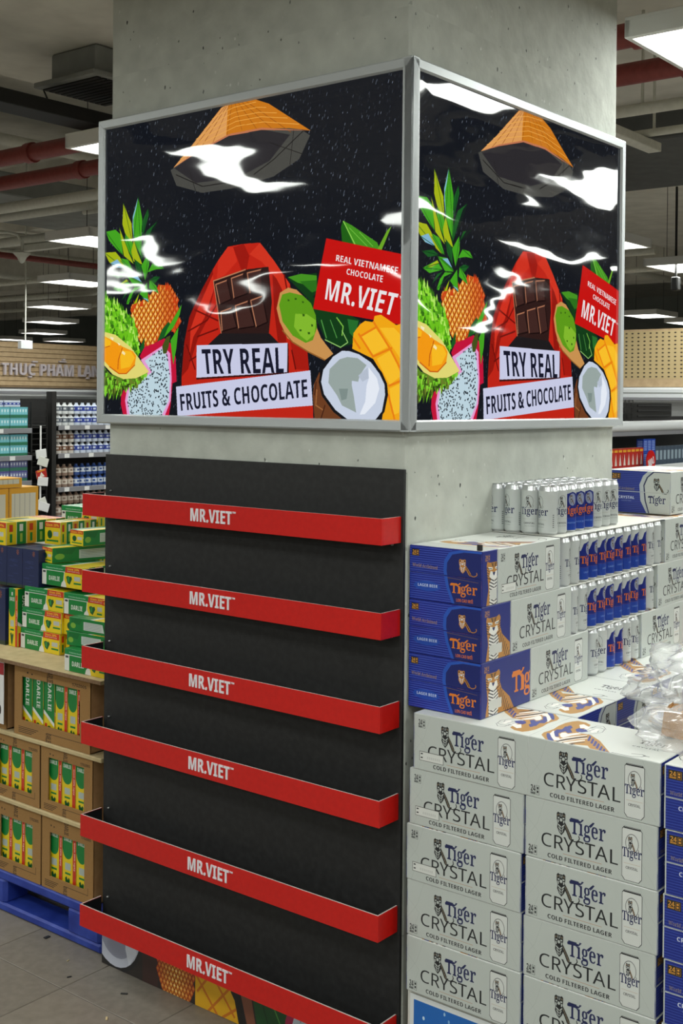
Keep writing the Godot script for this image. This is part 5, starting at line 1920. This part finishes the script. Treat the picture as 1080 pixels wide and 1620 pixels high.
	part(sh, "base", box(Vector3(-0.52, 0, -7.2), Vector3(-0.05, 0.9, -3.9), 0.004), M.dark_steel)
	var zz := -4.62
	for i in 26:
		var kind := "packet_red"
		if i == 1: kind = "packet_yellow"
		if i in [10, 11, 12]: kind = "packet_blue"
		if i > 12: kind = "packet_grey"
		var tall := 0.13 if kind != "packet_blue" else 0.095
		single("snack_packet", {"packet_red": "red packet in the row behind the column", "packet_yellow": "yellow packet among the red packets", "packet_blue": "blue packet beside the red packets, lower one", "packet_grey": "grey packet in the row after the blue packets"}[kind], "packet", printed_box(0.062, tall, 0.05, kind, kind, kind), null, Vector3(rx - 0.06, EYE - 0.4245, zz - i * 0.064), PI / 2, "packets on the shelf behind the column")
		if kind == "packet_blue":
			single("snack_packet", "blue packet beside the red packets, upper one", "packet", printed_box(0.062, 0.09, 0.05, kind, kind, kind), null, Vector3(rx - 0.06, EYE - 0.329, zz - i * 0.064), PI / 2, "packets on the shelf behind the column")
	var ms := thing("shelf_sign", "round red sign with white letters standing on the packet shelf", "sign", Vector3(rx + 0.03, EYE - 0.44, -5.2), PI / 2)
	var disc := start()
	tube(disc, [Vector3(0, 0.06, -0.003), Vector3(0, 0.06, 0.003)], 0.07, 28)
	part(ms, "disc", disc.commit(), M.red)
	for k in 3:
		var mt := part(ms, "letter", letters(["M", "A", "I"][k], SANS, 700, Vector2([0.036, 0.032, 0.011][k], 0.045), 0.003), M.white_letter)
		mt.position = Vector3([-0.03, 0.008, 0.034][k], [0.045, 0.056, 0.065][k], 0.005)
		mt.rotation.z = 0.3
	# upper wire basket and dark cabinet on that shelf
	var wb := thing("wire_basket", "white wire basket on the shelf behind the column", "basket", Vector3(rx - 0.05, EYE - 0.116, -4.85))
	for k in 9:
		part(wb, "upright_wire", box(Vector3(-0.002, 0, -0.24 + k * 0.06), Vector3(0.002, 0.14, -0.236 + k * 0.06)), M.dark_steel)
	for k in 4:
		part(wb, "cross_wire", box(Vector3(-0.002, 0.01 + k * 0.04, -0.24), Vector3(0.002, 0.014 + k * 0.04, 0.244)), M.dark_steel)
	part(wb, "back_sheet", box(Vector3(-0.12, 0, -0.24), Vector3(-0.115, 0.14, 0.24)), M.rail_white)
	var dc := thing("dark_cabinet", "low dark grey crate on the shelf behind the column", "crate", Vector3(rx - 0.06, EYE - 0.116, -5.42))
	part(dc, "body", box(Vector3(-0.3, 0, -0.33), Vector3(0.0, 0.125, 0.33), 0.006), M.dark_steel)
	for k in 3:
		part(dc, "slat", box(Vector3(0.0, 0.025 + k * 0.035, -0.28), Vector3(0.006, 0.04 + k * 0.035, 0.24), 0.002), M.pipe_dark)
	# perforated board above the cold cabinets
	var pz := -8.6
	var pbst := start()
	for k in 5:
		slab(pbst, Vector3(-6.5 + k * 1.0, EYE + 0.24, pz - 0.03), Vector3(-5.5 + k * 1.0, EYE + 0.7, pz), 0.0, [4], false)
	var pg := thing("perforated_board", "tan perforated hardboard fascia above the cold cabinets", "board", Vector3.ZERO)
	part(pg, "face", pbst.commit(), M.pegboard)
	part(pg, "backing", box(Vector3(-6.5, EYE + 0.16, pz - 0.06), Vector3(-1.5, EYE + 0.72, pz - 0.002)), M.wood)
	var cb := thing("cold_cabinet", "long white cold cabinet top under the perforated board", "fridge", Vector3.ZERO)
	part(cb, "canopy", box(Vector3(-6.5, EYE + 0.02, pz - 0.5), Vector3(-1.5, EYE + 0.155, pz + 0.08), 0.02), M.rail_white)
	part(cb, "light_strip", box(Vector3(-6.5, EYE + 0.03, pz + 0.08), Vector3(-1.5, EYE + 0.06, pz + 0.1), 0.004), M.rail_grey)
	part(cb, "seam_strip", box(Vector3(-6.5, EYE + 0.1, pz + 0.08), Vector3(-1.5, EYE + 0.108, pz + 0.084)), M.duct)
	part(cb, "cabinet", box(Vector3(-6.5, 0, pz - 0.5), Vector3(-1.5, EYE + 0.02, pz - 0.3)), M.rail_white)
	part(cb, "base", box(Vector3(-6.5, 0, pz - 0.4), Vector3(-1.5, 0.7, pz + 0.1), 0.02), M.rail_grey)

# ------------------------------------------------------------------ pipes, ducts and cables under the ceiling
func pipe(called: String, label: String, path: Array, r: float, m: Material, category := "pipe", flanges := []) -> void:
	var st := start()
	tube(st, path, r, 16)
	if flanges.is_empty():
		single(called, label, category, st.commit(), m)
		return
	var t := thing(called, label, category)
	part(t, "tube", st.commit(), m)
	for f in flanges:
		var fs := start()
		var d: Vector3 = (path[path.size() - 1] - path[0]).normalized()
		tube(fs, [f - d * 0.03, f + d * 0.03], r * 1.22, 16)
		part(t, "coupling", fs.commit(), m)

func build_ceiling_services() -> void:
	var y := EYE
	pipe("fire_pipe", "thick red sprinkler pipe, the one nearer the column", [Vector3(-12, y + 1.53, -2.34), Vector3(6, y + 1.53, -2.34)], 0.052, M.pipe_red, "pipe", [Vector3(-4.55, y + 1.53, -2.34), Vector3(-0.5, y + 1.53, -2.34)])
	pipe("fire_pipe", "thick red sprinkler pipe, the one further from the column", [Vector3(-12, y + 1.5, -2.78), Vector3(-0.42, y + 1.5, -2.78)], 0.05, M.pipe_red, "pipe", [Vector3(-4.6, y + 1.5, -2.78), Vector3(-0.47, y + 1.5, -2.78)])
	single("cable_tray", "black cable tray running under the ceiling", "cable tray", box(Vector3(-4.05, y + 1.6, -9), Vector3(-3.85, y + 1.68, 4), 0.004), M.pipe_dark)
	var gr := thing("air_grille", "dark square air grille under a stub of duct", "grille", Vector3(-3.85, y + 1.8, -2.3))
	part(gr, "rim", box(Vector3(-0.27, 0.0, -0.27), Vector3(0.27, 0.03, 0.27), 0.004), M.duct)
	for k in 11:
		part(gr, "louvre", box(Vector3(-0.24, -0.008, -0.235 + k * 0.043), Vector3(0.24, -0.001, -0.205 + k * 0.043)), M.pipe_dark)
	part(gr, "stub_duct", box(Vector3(-0.2, 0.03, -0.2), Vector3(0.2, 0.197, 0.2), 0.01), M.duct)
	single("ceiling_block", "added dark grey block standing for the dark far ceiling behind the column", "duct", box(Vector3(-4.6, y + 1.75, -6.9), Vector3(6, y + 1.99, -5.2), 0.01), M.dark_ceiling)  # added block, stands in for the dark far ceiling; not a known duct
	single("ceiling_block", "grey air duct running above the drinks shelving", "duct", box(Vector3(-7.6, y + 1.6, -9), Vector3(-6.3, y + 1.78, 3), 0.01), M.duct)
	var cols := [[Vector3(-6, y + 1.5, -3.95), Vector3(6, y + 1.5, -3.95), 0.022], [Vector3(-6, y + 1.5, -3.42), Vector3(6, y + 1.5, -3.42), 0.03], [Vector3(-3.8, y + 1.62, -3.2), Vector3(6, y + 1.62, -3.2), 0.045], [Vector3(-14, y + 1.46, -3.3), Vector3(-3, y + 1.46, -3.3), 0.04], [Vector3(-14, y + 1.5, -3.75), Vector3(-3, y + 1.5, -3.75), 0.035], [Vector3(-14, y + 1.45, -4.5), Vector3(-3, y + 1.45, -4.5), 0.045], [Vector3(-14, y + 1.55, -5.0), Vector3(-3, y + 1.55, -5.0), 0.03], [Vector3(-14, y + 1.4, -6.6), Vector3(-3, y + 1.4, -6.6), 0.03], [Vector3(-16, y + 1.42, -8.2), Vector3(-3, y + 1.42, -8.2), 0.035], [Vector3(-16, y + 1.42, -9.6), Vector3(-3, y + 1.42, -9.6), 0.03]]
	var words_ := ["first", "second", "third", "fourth", "fifth", "sixth", "seventh", "eighth", "ninth", "tenth"]
	for k in cols.size():
		pipe("service_pipe", "pale painted ceiling pipe, %s beyond the red pipes" % words_[k], [cols[k][0], cols[k][1]], cols[k][2], M.pipe_white)
	for k in 4:
		var xx: float = [-5.1, -9.0, -10.2, -12.6][k]
		pipe("service_pipe", "pale painted pipe running lengthwise under the ceiling, %s from the column" % words_[k], [Vector3(xx, y + 1.72, -14), Vector3(xx, y + 1.72, 3)], 0.04, M.pipe_white)
	pipe("service_pipe", "dark red branch pipe running lengthwise over the drinks shelving", [Vector3(-8.0, y + 1.36, -6.4), Vector3(-8.0, y + 1.36, 2)], 0.03, M.pipe_red)
	single("trunking", "white perforated channel crossing below the ceiling pipes", "trunking", box(Vector3(-1.25, y + 1.42, -4.1), Vector3(-1.17, y + 1.47, -3.3), 0.004), M.pipe_white)
	single("trunking", "white perforated channel over the far lamps", "trunking", box(Vector3(-7.5, y + 1.344, -4.535), Vector3(-5.6, y + 1.4045, -4.465), 0.004), M.pipe_white)
	# hanging rods
	for k in 6:
		var p: Vector2 = [Vector2(-0.98, -3.42), Vector2(-0.78, -3.95), Vector2(-1.15, -3.95), Vector2(-0.6, -3.95), Vector2(-4.4, -3.3), Vector2(-5.3, -3.75)][k]
		pipe("hanger_rod", "thin steel rod holding a pale ceiling pipe, %s one" % words_[k], [Vector3(p.x, y + 1.5, p.y), Vector3(p.x, y + 2.0, p.y)], 0.008, M.pipe_white, "rod")
	# cone-shaped pendant on a bent conduit
	var cp := thing("pendant_cone", "small white cone pendant on a bent conduit", "pendant", Vector3(-6.66, y + 1.12, -3.84))
	var cone := start()
	lathe(cone, [Vector2(0.02, 0.1), Vector2(0.075, 0.085), Vector2(0.04, 0.05), Vector2(0.02, 0.01), Vector2(0.0, 0.0)], 20)
	part(cp, "cone", cone.commit(), M.pipe_white)
	var cst := start()
	tube(cst, [Vector3(0, 0.09, 0), Vector3(0, 0.18, 0), Vector3(-0.03, 0.235, 0.02), Vector3(-0.1, 0.26, 0.06), Vector3(-0.6, 0.27, 0.36)], 0.012, 10)
	part(cp, "conduit", cst.commit(), M.pipe_white)
	# loose cable by the grille
	pipe("loose_cable", "thin black cable drooping beside the air grille", [Vector3(-4.14, y + 1.84, -2.1), Vector3(-4.13, y + 1.76, -2.14), Vector3(-4.13, y + 1.7, -2.2), Vector3(-4.17, y + 1.67, -2.24)], 0.005, M.pipe_dark, "cable")
	# black camera on a rod
	var cm := thing("ceiling_camera", "small black camera hanging in front of the far lamps", "camera", Vector3(-2.55, y + 0.98, -7.6))
	part(cm, "body", box(Vector3(-0.03, 0, -0.04), Vector3(0.03, 0.12, 0.04), 0.01), M.pipe_dark)
	part(cm, "arm", box(Vector3(-0.008, 0.12, -0.008), Vector3(0.008, 0.9, 0.008)), M.pipe_dark)
	# hanging white sign box with camera under it, in front of the wooden fascia
	var hs := thing("hanging_sign", "small white hanging box below the far lamps", "sign", Vector3(-8.9, y + 0.52, -5.55))
	part(hs, "box", box(Vector3(-0.03, 0, -0.075), Vector3(0.03, 0.09, 0.075), 0.004), M.rail_white)
	part(hs, "rod", box(Vector3(-0.006, 0.09, -0.006), Vector3(0.006, 1.968, 0.006)), M.pipe_white)

# ------------------------------------------------------------------ bag, paper and litter
func crumple(size: Vector3, seed_: int, amount: float, flat: float, n := 44) -> ArrayMesh:
	# closed lump with folds: noise on a ball, cut flat underneath
	var nz := FastNoiseLite.new()
	nz.seed = seed_
	nz.frequency = 1.0
	nz.fractal_octaves = 1
	var P := []
	for j in n + 1:
		var row := []
		for i in n + 1:
			var th := PI * j / n
			var ph := TAU * (i % n) / n
			var d := Vector3(sin(th) * cos(ph), cos(th), sin(th) * sin(ph))
			var fold := 1.0 - absf(nz.get_noise_3d(d.x * 1.9, d.y * 1.9, d.z * 1.9 + 4.0)) * 2.0
			var k := 1.0 + amount * nz.get_noise_3d(d.x * 1.3, d.y * 1.3, d.z * 1.3) + amount * 0.3 * fold + amount * 0.12 * nz.get_noise_3d(d.x * 5.0, d.y * 5.0, d.z * 5.0)
			var p := Vector3(d.x * size.x, d.y * size.y, d.z * size.z) * k
			p.y = maxf(p.y, -size.y * flat)
			row.append(p)
		P.append(row)
	var st := start()
	for j in n:
		for i in n:
			var q := []
			for o in [[0, 0], [0, 1], [1, 1], [1, 0]]:
				var jj: int = j + o[0]
				var ii: int = (i + o[1]) % n
				var a: Vector3 = P[jj][(ii + 1) % n] - P[jj][(ii + n - 1) % n]
				var b: Vector3 = P[mini(jj + 1, n)][ii] - P[maxi(jj - 1, 0)][ii]
				var nn := a.cross(b)
				nn = nn.normalized() if nn.length() > 1e-9 else Vector3(0, 1 if jj == 0 else -1, 0)
				if nn.dot(P[jj][ii]) < 0:
					nn = -nn
				q.append([P[jj][ii], nn])
			smooth4(st, q[0], q[1], q[2], q[3])
	return st.commit()

func build_small() -> void:
	var top := EYE - 0.727
	single("plastic_bag", "crumpled clear plastic bag lying over the beer cases", "bag", crumple(Vector3(0.15, 0.075, 0.2), 5, 0.5, 0.62), M.bag, Vector3(0.535, top + 0.048, -0.47), 0.3)
	single("plastic_bag", "clear plastic wrapping around the brown paper parcel", "bag", crumple(Vector3(0.1, 0.055, 0.085), 9, 0.35, 0.6), M.bag, Vector3(0.63, top + 0.034, -0.16), 0.2)
	var pp := thing("paper_parcel", "brown paper parcel folded square on the front beer case", "parcel", Vector3(0.612, top + 0.001, -0.19), 0.25)
	var st := start()
	var ol := PackedVector2Array([Vector2(-0.058, 0.008), Vector2(-0.03, 0.0), Vector2(0.07, 0.0), Vector2(0.075, 0.04), Vector2(0.05, 0.058), Vector2(-0.045, 0.06), Vector2(-0.052, 0.045)])
	prism(st, ol, 0.07)
	part(pp, "wrapper", st.commit(), M.paper_brown)
	var fl := start()
	prism(fl, PackedVector2Array([Vector2(-0.062, 0.004), Vector2(-0.045, 0.004), Vector2(-0.046, 0.064), Vector2(-0.056, 0.056)]), 0.072)
	part(pp, "folded_end", fl.commit(), M.paper_brown).position.z = 0.002
	single("paper_parcel", "brown paper parcel inside the clear plastic bag", "parcel", crumple(Vector3(0.06, 0.04, 0.05), 14, 0.4, 0.7, 18), M.paper_brown, Vector3(0.625, top + 0.045, -0.33), 0.4)
	var roll := start()
	lathe(roll, [Vector2(0.022, 0.16), Vector2(0.03, 0.16), Vector2(0.03, 0.0), Vector2(0.022, 0.0)], 24)
	lathe(roll, [Vector2(0.022, 0.16), Vector2(0.022, 0.0)], 24)
	var rl := single("paper_roll", "white roll of paper lying on the plastic bag", "paper roll", roll.commit(), M.paper, Vector3(0.58, top + 0.15, -0.62), 0.0)
	rl.rotation = Vector3(0.2, 0.0, -PI / 2 + 0.1)
	# litter on the floor
	var bits := [[-1.358, -0.02, 0.012, 0.02], [-0.909, 0.063, 0.02, 0.006], [-1.104, 0.098, 0.014, 0.004], [-1.186, 0.037, 0.01, 0.003], [-0.843, 0.182, 0.016, 0.006]]
	for k in bits.size():
		single("litter", ["black scrap on the floor by the blue pallet", "small dark splinter on the floor before the kick board", "thin dark crumb on the floor tile", "tiny pale crumb near the pallet corner", "pale crumb on the floor tile joint"][k], "litter", box(Vector3(-bits[k][2] / 2, 0, -bits[k][3] / 2), Vector3(bits[k][2] / 2, 0.003, bits[k][3] / 2), 0.001), M.pipe_dark if k < 3 else M.ply, Vector3(bits[k][0], 0.0001, bits[k][1]), 0.6 * k)
	# adhesive strip and black clip on the dark blue cases
	single("cap_clip", "small black clip on top of the dark blue beer cases", "clip", box(Vector3(-0.006, 0, -0.004), Vector3(0.006, 0.014, 0.004), 0.001), M.pipe_dark, Vector3(0.163, EYE - 0.3415, -0.052))
